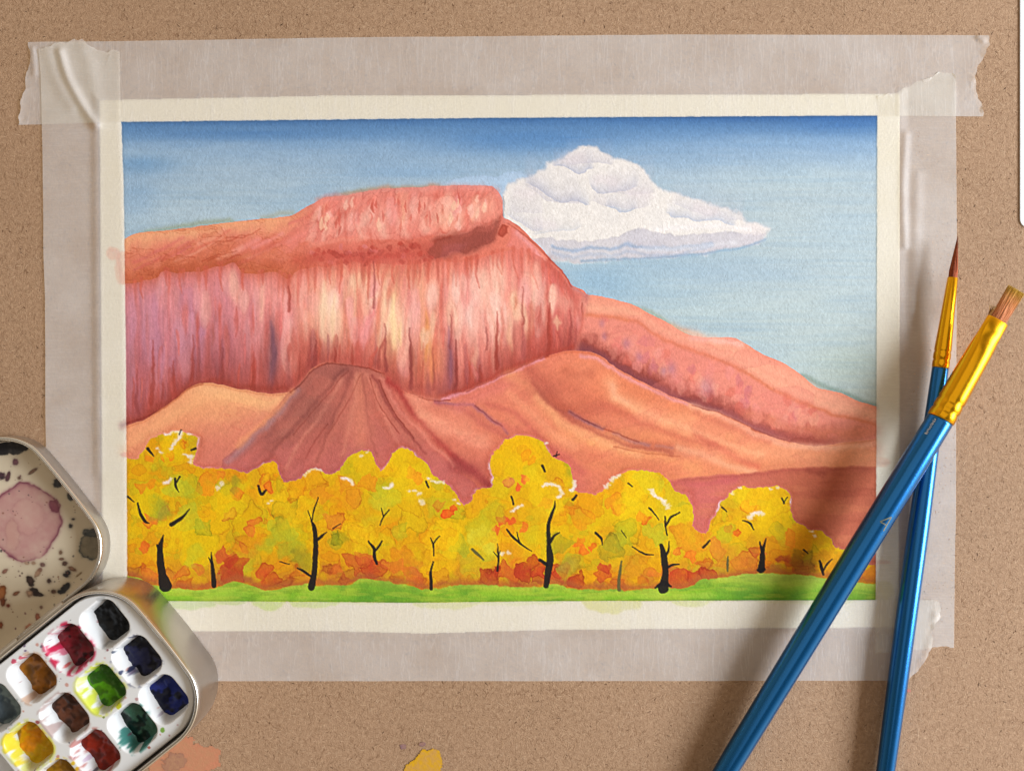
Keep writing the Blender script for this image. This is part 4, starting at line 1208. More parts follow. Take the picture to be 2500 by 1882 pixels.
# --- trunks and twigs
BK = (30, 26, 26)
for p, w in [([(404, 1430), (396, 1400), (392, 1369), (391, 1336), (399, 1306)], [14, 9, 8, 7, 1.5]), ([(384, 1332), (390, 1345)], [3, 5]), ([(337, 1227), (344, 1255), (354, 1273), (363, 1277)], [2, 3.5, 3.5, 1.5]), ([(418, 1280), (446, 1263), (463, 1243)], [5, 4, 1.2]),
             ([(428, 1169), (430, 1187), (437, 1201)], [3, 3, 1]), ([(439, 1164), (432, 1178)], [2.5, 2]), ([(362, 1095), (374, 1112)], [4, 2]), ([(311, 1212), (328, 1224)], [2.5, 1.2]), ([(523, 1428), (520, 1394), (516, 1346)], [6, 5, 1.2]), ([(510, 1361), (518, 1376)], [1.5, 2.5]), ([(442, 1050), (438, 1062)], [2, 1.5]),
             ([(760, 1433), (767, 1396), (771, 1338), (767, 1292), (761, 1273)], [8, 6.5, 6, 5, 2]), ([(761, 1273), (764, 1255), (768, 1238), (777, 1214)], [2, 1.6, 2, 1.5]), ([(760, 1272), (752, 1246)], [1.6, 1]), ([(773, 1320), (786, 1308), (798, 1298)], [3.5, 3.5, 1]), ([(725, 1386), (740, 1392), (758, 1405)], [1.5, 3, 3]), ([(813, 1290), (832, 1278)], [1.6, 1.2]),
             ([(920, 1376), (914, 1356), (913, 1338), (899, 1321)], [3, 4, 3.6, 2]), ([(915, 1345), (924, 1334), (932, 1320)], [2.5, 2.5, 2]), ([(684, 1370), (706, 1376)], [1.5, 1.2]), ([(927, 1282), (936, 1262), (950, 1244)], [1.4, 2, 1.6]), ([(936, 1262), (932, 1240)], [1.5, 1.2]),
             ([(1053, 1437), (1051, 1400), (1057, 1370)], [4, 3.2, 2]), ([(1059, 1355), (1057, 1330), (1051, 1313)], [1.5, 2.4, 1.4]), ([(1057, 1328), (1064, 1318), (1074, 1309)], [2, 2, 1.4]), ([(1214, 1393), (1216, 1350), (1215, 1327)], [2.6, 2, 1]), ([(1206, 1346), (1214, 1360)], [1, 1.5]), ([(1222, 1344), (1216, 1358)], [1, 1.5]),
             ([(1334, 1430), (1340, 1390), (1343, 1360), (1340, 1327), (1339, 1290), (1344, 1262), (1353, 1240), (1355, 1222)], [6, 8, 8.5, 5, 4.5, 4, 3, 1.2]), ([(1342, 1325), (1352, 1308), (1367, 1299)], [4, 3, 1.2]), ([(1318, 1367), (1336, 1378)], [4, 4]), ([(1238, 1292), (1254, 1312), (1270, 1326), (1298, 1346)], [2, 3, 2.6, 1]), ([(1262, 1298), (1268, 1322)], [1.2, 2.2]),
             ([(1619, 1436), (1622, 1415), (1625, 1396), (1621, 1357), (1615, 1330)], [12, 9, 7.5, 7, 4]), ([(1600, 1434), (1620, 1424), (1637, 1431)], [2.5, 7, 2.5]), ([(1630, 1386), (1642, 1379), (1658, 1377)], [3.5, 3, 2]), ([(1626, 1356), (1632, 1340), (1633, 1321)], [2.5, 2.5, 1]), ([(1629, 1306), (1626, 1284), (1623, 1261)], [1.5, 2.4, 2]), ([(1627, 1284), (1638, 1264), (1659, 1252)], [2.4, 3, 1.6]),
             ([(1544, 1334), (1560, 1344)], [1.5, 1.5]), ([(1561, 1345), (1576, 1351), (1596, 1353)], [2, 2.6, 1.4]), ([(1588, 1242), (1598, 1256), (1608, 1269)], [1.8, 2, 1.2]), ([(1518, 1295), (1530, 1312)], [1, 1]), ([(1859, 1390), (1862, 1365), (1861, 1346), (1870, 1315)], [9, 7, 5, 1.5]), ([(1854, 1323), (1860, 1348)], [2, 4]), ([(1850, 1392), (1868, 1390)], [3, 3]),
             ([(2010, 1401), (2006, 1386), (2000, 1369)], [2.5, 4, 2.5]), ([(2010, 1392), (2020, 1376), (2032, 1363)], [2, 2.6, 1.4]), ([(1961, 1342), (1972, 1352)], [2, 1.2]), ([(1813, 1271), (1830, 1277), (1840, 1292)], [1.6, 2.5, 1.5]), ([(1453, 1300), (1466, 1312), (1470, 1329)], [3, 3, 1.2]), ([(1717, 1336), (1733, 1320)], [3, 2]),
             ([(1324, 1136), (1330, 1150)], [3, 2.5]), ([(1249, 1212), (1253, 1230)], [2.4, 2.4]), ([(1399, 1220), (1408, 1208)], [3.5, 2.6]), ([(1352, 1112), (1366, 1108)], [2, 1.6]), ([(1360, 1102), (1358, 1114)], [1.5, 1.2]), ([(1534, 1180), (1544, 1188)], [2, 1.5]), ([(631, 1185), (638, 1206), (650, 1196)], [2.6, 4, 2.5]), ([(1040, 1175), (1046, 1190)], [2.5, 2.5]), ([(477, 1095), (468, 1098)], [3, 2.5]),
             ([(1584, 1240), (1594, 1250)], [2, 1.6]), ([(1650, 1258), (1660, 1250)], [1.8, 1.2]), ([(1908, 1216), (1914, 1228)], [2, 2]), ([(1922, 1214), (1912, 1228)], [1.6, 1.6]), ([(1763, 1238), (1774, 1248)], [2.2, 1.6])]:
    ink(p, [k * 1.08 for k in w], BK, .95, 2.5, 1.4)
for p, w in [([(1511, 1440), (1513, 1400), (1517, 1369)], [4, 4, 2]), ([(1775, 1394), (1776, 1378), (1778, 1358)], [2, 3.5, 1.5]), ([(1153, 1340), (1164, 1352), (1180, 1366)], [3, 4, 2])]:
    ink(p, w, (86, 84, 50), .85, 3, 1.6)

# --- paint that crept under the tape
OUT = smooth(1.0, -1.0, IN)
for (x0, y0, rx, ry, c, a) in [(655, 1468, 40, 22, (200, 224, 50), .9), (560, 1466, 40, 12, (186, 212, 70), .75), (770, 1466, 60, 20, (200, 222, 50), .85), (470, 1470, 60, 18, (180, 210, 60), .8), (880, 1466, 60, 10, (214, 220, 140), .6), (1090, 1468, 90, 18, (210, 216, 90), .7), (1250, 1466, 120, 12, (216, 220, 150), .6),
                               (1490, 1468, 80, 28, (214, 212, 70), .8), (1690, 1464, 50, 18, (206, 212, 70), .8), (1960, 1466, 120, 9, (214, 218, 150), .5), (2150, 1440, 30, 26, (214, 206, 130), .6), (298, 660, 18, 40, (236, 170, 130), .6), (275, 620, 16, 16, (236, 160, 120), .6), (304, 1110, 12, 6, (220, 120, 90), .6), (2152, 1128, 20, 12, (226, 166, 120), .6), (2150, 1130, 24, 4, (190, 130, 84), .4), (2150, 1372, 30, 4, (226, 170, 140), .6)]:
    q = np.sqrt(((X - x0) / rx) ** 2 + ((Y - y0) / ry) ** 2) + .35 * N1
    put(smooth(1.05, .92, q) * OUT * a, c)
ink([(270, 610), (284, 616), (288, 640), (300, 690)], [4, 3, 4, 6], (228, 150, 112), .55, 6, 2.5)

# crisp dried edges
bl = C.copy()
for _ in range(3):
    bl = (np.roll(bl, 1, 0) + np.roll(bl, -1, 0) + np.roll(bl, 1, 1) + np.roll(bl, -1, 1) + bl) / 5
C += 1.0 * (C - bl) * smooth(0, 6, IN)[..., None]

# paper grain and settled pigment
g1 = fbm(X / 4.0, Y / 4.0, 71, 2)
g2 = fbm(X / 9.0, Y / 9.0, 75, 3)
C *= (1 + 0.045 * g1 * inm + 0.035 * g2 * inm)[..., None]
# a little more pigment than photographed white balance would suggest
C = np.clip(C, 4, 250)
SHEET_GAIN = np.array([0.92, 0.92, 0.92])
alb = np.clip(lin(C) * SHEET_GAIN, 0.004, 0.9)


def sheet_z(px, py):
    """gentle cockling of the sheet"""
    return 0.00030 + 0.00010 * (0.5 + 0.5 * fbm(px / 420, py / 420, 81, 2))


# the sheet's four corners
TLc, TRc, BRc, BLc = (244, 247), (2195, 232), (2193, 1531), (252, 1540)


def in_sheet(px, py):
    l = np.interp(py, [247, 1540], [244, 252])
    r = np.interp(py, [232, 1531], [2195, 2193])
    t_ = np.interp(px, [244, 800, 2195], [247, 236, 232])
    b_ = np.interp(px, [252, 800, 1040, 1350, 2193], [1540, 1538, 1544, 1535, 1529])
    return np.minimum(np.minimum(px - l, r - px), np.minimum(py - t_, b_ - py))


SH = in_sheet(X, Y)
Z = sheet_z(X, Y) * smooth(-3.5, 0.2, SH) + 0.00003
k = S * (HC - Z) / HC
V = np.stack([(X - 1250) * k, (941 - Y) * k, Z], axis=-1)
fm = (SH[:-1, :-1] > -3) & (SH[1:, 1:] > -3)
painting = link("watercolour_painting", grid_mesh("watercolour_painting", V, fm, alb), M_paper)
tag(painting, "watercolour landscape painting of red cliffs, white cloud and yellow autumn trees on taped paper", "painting")

# ------------------------------------------------------------------ masking tape
def tape(name, axis, e0, e1, end0, end1, mat, zoff, nL, nT, label, bumps=(), over=None):
    """e0,e1: long edges as point lists in px (function of the running coordinate); end0,end1: torn ends as lists (cross fraction, running coordinate)."""
    tt = np.linspace(0, 1, nT)
    ss = np.linspace(0, 1, nL)
    rs = np.random.RandomState(int(zoff * 1e7) % 1000 + nT)
    jag = lambda: np.convolve(rs.normal(0, 1, nT + 4), [.2, .3, .3, .2], 'same')[2:-2]
    a0 = np.interp(tt, [p[0] for p in end0], [p[1] for p in end0]) + 2.6 * jag()
    a1 = np.interp(tt, [p[0] for p in end1], [p[1] for p in end1]) + 2.6 * jag()
    run = a0[None, :] + (a1 - a0)[None, :] * ss[:, None]
    p0 = np.array(e0, float)
    p1 = np.array(e1, float)
    c0 = np.interp(run, p0[:, 0], p0[:, 1]) + 0.7 * fbm(run / 60, run * 0, 3, 2)
    c1 = np.interp(run, p1[:, 0], p1[:, 1]) + 0.7 * fbm(run / 60, run * 0 + 9, 5, 2)
    crs = c0 + (c1 - c0) * tt[None, :]
    px, py = (run, crs) if axis == 'x' else (crs, run)
    d = in_sheet(px, py)
    z = 0.00006 + (sheet_z(px, py) + 0.00004) * smooth(-26, 1, d) + zoff
    z = z + 0.00006 * np.maximum(fbm(px / 90, py / 90, 15, 3), 0)
    if over is not None:
        z = z + over(px, py)
    for (pts, w, hgt) in bumps:
        P_ = spline(pts, 6)
        dd = np.full(px.shape, 1e9)
        for i in range(len(P_) - 1):
            ax, ay = P_[i]
            ex, ey = P_[i + 1] - P_[i]
            t_ = np.clip(((px - ax) * ex + (py - ay) * ey) / (ex * ex + ey * ey + 1e-9), 0, 1)
            dd = np.minimum(dd, np.hypot(px - ax - t_ * ex, py - ay - t_ * ey))
        z = z + hgt * np.exp(-(dd / w) ** 2)
    # lifted, curling torn ends
    endd = np.minimum(run - a0[None, :], a1[None, :] - run)
    z = z + 0.0003 * np.exp(-endd / 14.0) * (0.4 + 0.8 * (fbm(px / 40, py / 40, 19, 2) > 0))
    k = S * (HC - z) / HC
    V = np.stack([(px - 1250) * k, (941 - py) * k, z], axis=-1)
    o = link(name, grid_mesh(name, V), mat)
    tag(o, label, "tape", "strips of masking tape holding the painting")
    return o


def under_rect(x0, x1, y0, y1, h=0.00012, soft=6):
    return lambda px, py: h * smooth(-soft, soft, np.minimum(np.minimum(px - x0, x1 - px), np.minimum(py - y0, y1 - py)))


# right strip first, then top, bottom, left lying over it
tape("masking_tape", 'y', [(150, 2143), (283, 2142), (966, 2140), (1465, 2138), (1700, 2137)], [(150, 2334), (286, 2334), (538, 2336), (1260, 2334), (1319, 2332), (1600, 2329)],
     [(0, 236), (.24, 226), (.56, 196), (.82, 177), (1, 183)], [(0, 1592), (.4, 1588), (.75, 1580), (.88, 1578), (1, 1580)], M_tape_v, 0.0, 420, 60,
     "upright masking tape strip along the right edge of the painting, under the two brushes",
     bumps=[([(2212, 330), (2206, 460), (2210, 600)], 10, 0.0005), ([(2240, 430), (2236, 560), (2228, 760)], 14, 0.0003)])
tape("masking_tape", 'x', [(40, 104), (85, 103), (308, 101), (850, 92), (1676, 85), (2420, 87)], [(40, 306), (296, 298), (830, 291), (1680, 285), (2142, 283), (2410, 285)],
     [(0, 67), (.14, 71), (.28, 73), (.43, 63), (.62, 58), (.72, 50), (1, 44)], [(0, 2415), (.08, 2413), (.12, 2415), (.26, 2403), (.45, 2382), (.61, 2382), (.78, 2388), (.88, 2400), (1, 2402)], M_tape_h, 0.00016, 620, 60,
     "long horizontal masking tape strip above the painting's blue sky, with torn ends",
     bumps=[([(2390, 92), (2400, 98)], 8, 0.0005), ([(80, 120), (84, 180)], 7, 0.0004)], over=under_rect(2188, 2334, 200, 300))
tape("masking_tape", 'x', [(60, 1467), (540, 1467), (986, 1471), (1350, 1467), (2138, 1464), (2310, 1464)], [(60, 1664), (540, 1662), (1390, 1662), (2080, 1661), (2310, 1660)],
     [(0, 96), (.5, 84), (1, 90)], [(0, 2280), (.04, 2297), (.2, 2295), (.3, 2284), (.41, 2274), (.58, 2276), (.74, 2261), (.88, 2241), (1, 2214)], M_tape_h, 0.00022, 560, 60,
     "horizontal masking tape strip below the painted green grass, torn end beside the brush handle",
     bumps=[([(2285, 1500), (2275, 1560), (2255, 1620)], 10, 0.0003)], over=under_rect(2138, 2330, 1440, 1590))
tape("masking_tape", 'y', [(90, 93), (119, 94), (185, 99), (384, 104), (620, 106), (735, 110), (1004, 111), (1660, 116)], [(90, 292), (127, 293), (300, 295), (461, 302), (850, 307), (1260, 310), (1660, 312)],
     [(0, 119), (.11, 115), (.26, 104), (.36, 104), (.44, 97), (.53, 97), (.61, 110), (.76, 125), (.84, 127), (.9, 122), (1, 127)], [(0, 1640), (.5, 1652), (1, 1646)], M_tape_v, 0.00034, 480, 70,
     "upright masking tape strip left of the painting, wrinkled where its torn end crosses another strip",
     bumps=[([(146, 128), (165, 190), (200, 255), (232, 305)], 11, 0.0011), ([(118, 130), (140, 200), (175, 260)], 16, 0.0004), ([(205, 120), (225, 190), (240, 300)], 20, 0.00035), ([(104, 1010), (170, 985), (230, 1000)], 22, 0.0003), ([(232, 330), (234, 600), (236, 900), (238, 1150)], 12, 0.00025)],
     over=under_rect(44, 330, 96, 300))

# ------------------------------------------------------------------ dried paint spots on the board
def board_spot(cx, cy, rx, ry, c, seed, dens=1.0, lobes=None):
    n = 60
    x = np.linspace(-1.5, 1.5, n)
    gx, gy = np.meshgrid(x, x)
    px, py = cx + gx * rx, cy + gy * ry
    q = np.hypot(gx, gy) + 0.55 * fbm(px / (rx * .7), py / (ry * .7), seed, 4) + .1 * fbm(px / 7, py / 7, seed + 5, 3)
    if lobes:
        for (lx, ly, lr) in lobes:
            q = np.minimum(q, np.hypot(px - lx, py - ly) / lr + .25 * fbm(px / 14, py / 14, seed, 3))
    keep = q[:-1, :-1] < 1
    b0 = lin((176, 132, 96))
    cc = lin(c)
    f = (0.75 + .5 * fbm(px / 6, py / 6, seed + 2, 3))
    e = smooth(.75, 1.0, q)
    m = np.clip(dens * (f + .25 * e), 0, 1)[..., None]
    colr = b0 * (1 - m) + cc * m
    z = np.full(px.shape, 0.00011 + 0.00003 * (seed % 5))
    k = S * (HC - z) / HC
    V = np.stack([(px - 1250) * k, (941 - py) * k, z], axis=-1)
    o = link("paint_stain", grid_mesh("paint_stain", V, keep, colr), M_stain, board)
    return o


board_spot(1040, 1872, 40, 40, (200, 150, 10), 3, .95, lobes=[(1055, 1850, 22), (1010, 1880, 22)])["label"] = "bright yellow dried paint blot on the bare board"
board_spot(430, 1850, 95, 62, (196, 118, 92), 5, .55)["label"] = "brownish pink dried paint stain beside the tin"
board_spot(425, 1860, 30, 26, (140, 90, 84), 8, .5)
board_spot(984, 1821, 7, 6, (120, 92, 104), 11, .9)
board_spot(1030, 1816, 8, 5, (116, 88, 100), 13, .9)
board_spot(2219, 1685, 4, 4, (200, 110, 110), 19, .8)

# ------------------------------------------------------------------ pale panel at the right border
bm = bmesh.new()
pc = []
x_l, x_r, y_b, y_t, r_ = 2489, 2900, 556, -260, 20
for a in np.linspace(math.pi, 1.5 * math.pi, 9):
    pc.append((x_l + r_ + r_ * math.cos(a), y_b - r_ - r_ * math.sin(a)))
pc += [(x_r, y_b), (x_r, y_t), (x_l, y_t)]
# a slab standing 2 mm proud of the board
lo = [Pq for Pq in [P(x, y, 0.0) for x, y in pc]]
loops = [[(p[0], p[1], 0.0) for p in lo], [(p[0], p[1], 0.0003) for p in lo]]
cxm = sum(p[0] for p in lo) / len(lo)
cym = sum(p[1] for p in lo) / len(lo)
loops.append([(p[0] + (cxm - p[0]) * .003, p[1] + (cym - p[1]) * .0015, 0.0004) for p in lo])
panel = link("pale_panel", loops_mesh("pale_panel", loops, True, True, True), M_panel, None, False)
tag(panel, "pale grey flat panel with rounded corner lying at the border of the brown board", "panel")

# ------------------------------------------------------------------ paint tin
TH = math.atan2(0.625, 0.78)
O = P(209, 1441, 0)
tin = empty("paint_tin", O, TH)
tag(tin, "small silver hinged paint tin with open stained lid and white tray of watercolours", "paint tin")
ca, sa = math.cos(TH), math.sin(TH)


def to_local(px, py, z):
    x, y, _ = P(px, py, z)
    dx, dy = x - O[0], y - O[1]
    return dx * ca + dy * sa, -dx * sa + dy * ca


MMt = 0.001


def outline(x0, x1, y0, y1, r, off, n=26, bulge=1.3):
    """rounded rectangle in mm (tin frame), shrunk by -off"""
    x0, x1, y0, y1 = x0 - off, x1 + off, y0 - off, y1 + off
    r = max(r + off, 1.0)
    pts = []
    for (cx, cy, a0) in ((x1 - r, y1 - r, 0), (x0 + r, y1 - r, 90), (x0 + r, y0 + r, 180), (x1 - r, y0 + r, 270)):
        for k in range(n):
            a = math.radians(a0 + 90 * k / (n - 1))
            pts.append([cx + r * math.cos(a), cy + r * math.sin(a)])
        # extra points along the straight side that follows
        nx = {0: (x0 + r, y1), 90: (x0, y0 + r), 180: (x1 - r, y0), 270: (x1, y1 - r)}[a0]
        last = pts[-1]
        for k in range(1, 8):
            pts.append([last[0] + (nx[0] - last[0]) * k / 8, last[1] + (nx[1] - last[1]) * k / 8])
    ym = (y0 + y1) / 2
    hy = (y1 - y0) / 2
    for p in pts:
        if p[0] > x1 - r - 1:
            p[0] += bulge * (1 - ((p[1] - ym) / hy) ** 2) * min(1, (p[0] - (x1 - r - 1)) / r)
    return pts


def shell(name, rect, prof, mat, parent, cap0=True, cap1=False):
    loops = [[(p[0] * MMt, p[1] * MMt, z * MMt) for p in outline(*rect, off)] for (off, z) in prof]
    return link(name, loops_mesh(name, loops, True, cap0, cap1), mat, parent)


B = (-72.0, 15.8, -49.4, -0.9, 13.0)
Lr = (-72.0, 16.2, 0.3, 50.4, 13.0)
shell("base_shell", B, [(-1.2, 0.1), (-0.4, 0.35), (0, 1.0), (0.05, 15.2), (0.0, 16.2), (-0.25, 16.85), (-0.6, 17.0), (-0.95, 16.8), (-1.15, 16.2), (-1.2, 9.0)], M_tin, tin)
lid = shell("lid", Lr, [(-1.4, 0.1), (-0.5, 0.3), (0, 0.9), (0.0, 5.6), (-0.1, 6.2), (-0.4, 6.45), (-0.8, 6.3), (-1.0, 5.8), (-1.05, 2.2), (-1.6, 1.2), (-2.4, 0.85)], M_tin, tin)
# bright rolled rims
rb = shell("rolled_rim", B, [(-0.1, 16.6), (-0.2, 17.15), (-0.65, 17.3), (-1.05, 17.1), (-1.15, 16.5), (-0.6, 16.2), (-0.1, 16.6)], M_rim, tin, False)
rl = shell("rolled_rim", Lr, [(0.1, 5.9), (0.0, 6.5), (-0.45, 6.7), (-0.95, 6.5), (-1.05, 5.9), (-0.5, 5.6), (0.1, 5.9)], M_rim, lid, False)


def tubel(name, p0, p1, r, mat, parent, n=14):
    from mathutils import Vector
    p0, p1 = Vector(p0), Vector(p1)
    ax = (p1 - p0).normalized()
    u = ax.orthogonal().normalized()
    w = ax.cross(u)
    loops = []
    for t_, rr in ((0, r * .8), (0.01, r), (0.99, r), (1, r * .8)):
        c = p0 + (p1 - p0) * t_
        loops.append([c + (u * math.cos(2 * math.pi * k / n) + w * math.sin(2 * math.pi * k / n)) * rr for k in range(n)])
    return link(name, loops_mesh(name, loops, True, True, True), mat, parent)


for xa, xb in ((-58, -40), (-39.4, -18), (-17.4, -2)):
    tubel("hinge_barrel", (xa * MMt, -0.2 * MMt, 9.6 * MMt), (xb * MMt, -0.2 * MMt, 9.6 * MMt), 0.95 * MMt, M_tin, tin)

# stained inside of the lid, with dark reflections painted in
nx_, ny_ = 420, 250
lx = np.linspace(-62, 18, nx_)
ly = np.linspace(0.5, 50.2, ny_)
LX, LY = np.meshgrid(lx, ly)


def rr_sdf(x, y, rect, off):
    x0, x1, y0, y1, r = rect
    x1 = x1 + off
    x0 = x0 - off
    y0 = y0 - off
    y1 = y1 + off
    r = r + off
    cx, cy = (x0 + x1) / 2, (y0 + y1) / 2
    x = x - 1.3 * np.maximum(0, 1 - ((y - cy) / ((y1 - y0) / 2)) ** 2) * smooth(x1 - r - 1, x1, x)
    qx = np.abs(x - cx) - ((x1 - x0) / 2 - r)
    qy = np.abs(y - cy) - ((y1 - y0) / 2 - r)
    return np.hypot(np.maximum(qx, 0), np.maximum(qy, 0)) + np.minimum(np.maximum(qx, qy), 0) - r


LD = rr_sdf(LX, LY, Lr, -0.7)
# photograph pixels of those floor points
zf = 0.00082
wx = O[0] + (LX * ca - LY * sa) * MMt
wy = O[1] + (LX * sa + LY * ca) * MMt
FPX = wx / (S * (HC - zf) / HC) + 1250
FPY = 941 - wy / (S * (HC - zf) / HC)
lc = np.zeros(LX.shape + (3,)) + np.array([206, 190, 164.0])
n1 = fbm(FPX / 10, FPY / 10, 61, 4)
n2 = fbm(FPX / 36, FPY / 36, 63, 4)
n3 = fbm(FPX / 4, FPY / 4, 67, 3)
lc += 5 * n2[..., None]


def lput(m, c):
    lc[:] = lc * (1 - m[..., None]) + np.array(c, float) * m[..., None]


def puddle_or_reflection(cx, cy, rx, ry, c, a, rim, ra, seed, wob=.22, rot=0.0):
    dx, dy = FPX - cx, FPY - cy
    u = (dx * math.cos(rot) + dy * math.sin(rot)) / rx
    w_ = (-dx * math.sin(rot) + dy * math.cos(rot)) / ry
    q = np.hypot(u, w_) + wob * fbm(FPX / (max(rx, ry) * .55), FPY / (max(rx, ry) * .55), seed, 4)
    px_ = max(rx, ry)
    lput(smooth(1 + 2.0 / px_, 1 - 2.0 / px_, q) * a * np.clip(1 + .35 * n2 + .2 * n1, .3, 1.2).clip(0, 1 / max(a, .01)), c)
    lput(np.exp(-np.abs(q - 1 + 2.0 / px_) * px_ / 3.0) * ra * np.clip(.75 + .8 * n2 + .3 * n1, 0, 1), rim)


puddle_or_reflection(62, 1276, 84, 92, (178, 130, 124), .85, (92, 26, 52), .9, 5, .16)
puddle_or_reflection(70, 1260, 40, 44, (190, 146, 134), .4, (130, 70, 80), .25, 8, .4)
puddle_or_reflection(30, 1300, 20, 40, (190, 150, 130), .35, (130, 70, 80), .3, 12, .4)
puddle_or_reflection(133, 1235, 13, 16, (112, 44, 62), .7, (80, 24, 44), .7, 14, .4)
puddle_or_reflection(222, 1330, 29, 36, (122, 112, 92), .85, (34, 44, 50), .9, 17, .3)
puddle_or_reflection(226, 1300, 22, 10, (60, 64, 66), .7, (24, 30, 36), .7, 19, .4)
puddle_or_reflection(28, 1095, 34, 17, (16, 16, 22), 1, (10, 10, 14), .8, 23, .55)  # these three black patches are dark reflections painted into the floor colour
puddle_or_reflection(58, 1092, 14, 9, (22, 22, 26), 1, (10, 10, 14), .8, 24, .5)
puddle_or_reflection(4, 1078, 16, 9, (14, 14, 20), 1, (10, 10, 14), .8, 29, .4)
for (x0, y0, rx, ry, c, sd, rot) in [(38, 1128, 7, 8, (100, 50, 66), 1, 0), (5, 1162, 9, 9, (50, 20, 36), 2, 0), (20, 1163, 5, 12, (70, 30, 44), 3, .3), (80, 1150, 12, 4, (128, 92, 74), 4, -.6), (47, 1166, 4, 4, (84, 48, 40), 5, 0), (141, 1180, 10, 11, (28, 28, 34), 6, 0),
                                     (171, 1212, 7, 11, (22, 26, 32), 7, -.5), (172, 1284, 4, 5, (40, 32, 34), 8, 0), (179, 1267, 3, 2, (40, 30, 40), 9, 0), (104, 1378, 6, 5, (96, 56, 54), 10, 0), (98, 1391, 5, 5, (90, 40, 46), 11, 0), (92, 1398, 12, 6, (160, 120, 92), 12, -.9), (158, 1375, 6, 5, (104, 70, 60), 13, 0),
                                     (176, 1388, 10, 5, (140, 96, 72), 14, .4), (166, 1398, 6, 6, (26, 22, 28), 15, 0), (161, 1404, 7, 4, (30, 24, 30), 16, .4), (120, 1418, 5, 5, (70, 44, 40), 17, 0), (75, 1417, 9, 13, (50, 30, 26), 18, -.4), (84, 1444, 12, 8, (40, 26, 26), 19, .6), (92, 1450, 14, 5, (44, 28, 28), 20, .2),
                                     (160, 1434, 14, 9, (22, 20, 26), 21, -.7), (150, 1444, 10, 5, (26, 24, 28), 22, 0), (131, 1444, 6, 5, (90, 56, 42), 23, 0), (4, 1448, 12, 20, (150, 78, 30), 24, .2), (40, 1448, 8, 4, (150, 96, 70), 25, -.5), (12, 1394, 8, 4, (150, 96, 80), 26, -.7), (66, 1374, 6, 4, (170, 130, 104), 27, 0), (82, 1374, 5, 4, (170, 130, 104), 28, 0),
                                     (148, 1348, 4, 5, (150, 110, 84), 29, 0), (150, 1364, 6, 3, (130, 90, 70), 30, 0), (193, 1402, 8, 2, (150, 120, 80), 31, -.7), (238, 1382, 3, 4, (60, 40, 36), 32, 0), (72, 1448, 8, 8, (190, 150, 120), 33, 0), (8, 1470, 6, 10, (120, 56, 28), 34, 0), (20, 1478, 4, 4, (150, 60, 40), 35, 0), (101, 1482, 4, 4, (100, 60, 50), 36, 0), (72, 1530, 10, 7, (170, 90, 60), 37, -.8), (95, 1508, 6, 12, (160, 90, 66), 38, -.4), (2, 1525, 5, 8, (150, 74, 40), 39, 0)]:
    puddle_or_reflection(x0, y0, rx, ry, c, .85, np.array(c) * .5, .7, 100 + sd, .35, rot)
rq = random.Random(4)
for i in range(150):
    x0, y0 = rq.uniform(-40, 240), rq.uniform(1090, 1560)
    s_ = rq.uniform(.8, 2.6)
    q = np.hypot((FPX - x0) / s_, (FPY - y0) / (s_ * rq.uniform(.7, 1.4))) + .3 * n3
    lput(smooth(1.3, .6, q) * rq.uniform(.4, .9), rq.choice([(90, 50, 56), (60, 40, 40), (120, 74, 56), (40, 36, 40)]))
keep = (LD[:-1, :-1] < 0) & (LD[1:, 1:] < 0)
V = np.stack([LX * MMt, LY * MMt, np.full(LX.shape, 0.86 * MMt) + 0.0004 * smooth(-3.5, 0, LD)], axis=-1)
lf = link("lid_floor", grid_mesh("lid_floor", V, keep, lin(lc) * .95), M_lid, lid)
lf["label"] = "cream inside of the lid stained with dried purple and black paint, with dark reflections painted in"

# white tray with moulded wells
ZT = 15.4
c2 = lambda x, y: (x / 3.945, 1460 + y / 3.945)
wells = []
for (x, y, nm, pc_, second, lvl, tilt) in [
    (1005, 250, "black", (10, 13, 17), (34, 38, 42), 0.2, .16), (1315, 597, "navy", (12, 13, 26), (40, 42, 74), .3, .10), (1575, 975, "blue", (24, 36, 104), (6, 8, 18), .5, .04),
    (662, 485, "crimson", (120, 30, 40), (34, 8, 14), .5, .08), (970, 875, "bright green", (82, 146, 20), (28, 66, 16), 1.1, .05), (1272, 1250, "dark green", (6, 30, 24), (70, 110, 90), .4, .08),
    (302, 770, "ochre", (146, 90, 22), (84, 48, 16), .8, .06), (617, 1150, "brown", (104, 62, 44), (46, 26, 20), .5, .08), (915, 1505, "brick red", (136, 38, 22), (96, 22, 14), .9, .08),
    (-43, 1055, "grey blue", (112, 126, 126), (54, 66, 76), .6, .05), (270, 1430, "yellow", (206, 150, 14), (196, 116, 16), 1.2, .03), (575, 1790, "mustard", (160, 112, 10), (120, 84, 12), 1.0, .03)]:
    px_, py_ = c2(x, y)
    u, w_ = to_local(px_, py_, ZT * MMt)
    wells.append((u / MMt, w_ / MMt, nm, pc_, second, lvl, tilt))
print("wells", [(round(w[0], 1), round(w[1], 1)) for w in wells])
T_rect = (-70.5, 14.3, -47.8, -2.5, 11.6)
txs = np.arange(-62, 16.5, 0.19)
tys = np.arange(-48.2, -2.0, 0.19)
TX, TY = np.meshgrid(txs, tys)
HF = np.full(TX.shape, ZT)
WX_, WY_ = 10.8, 11.8


def well_sdf(x, y, cx, cy, first, row):
    hx, hy, r = WX_ / 2, WY_ / 2, 3.3
    qx, qy = np.abs(x - cx), np.abs(y - cy)
    d = np.hypot(np.maximum(qx - hx + r, 0), np.maximum(qy - hy + r, 0)) + np.minimum(np.maximum(qx - hx + r, qy - hy + r), 0) - r
    if first and row != 1:
        # outer corner of the end wells follows the tray's round corner
        d = np.maximum(d, rr_sdf(x, y, T_rect, -1.2))
    return d


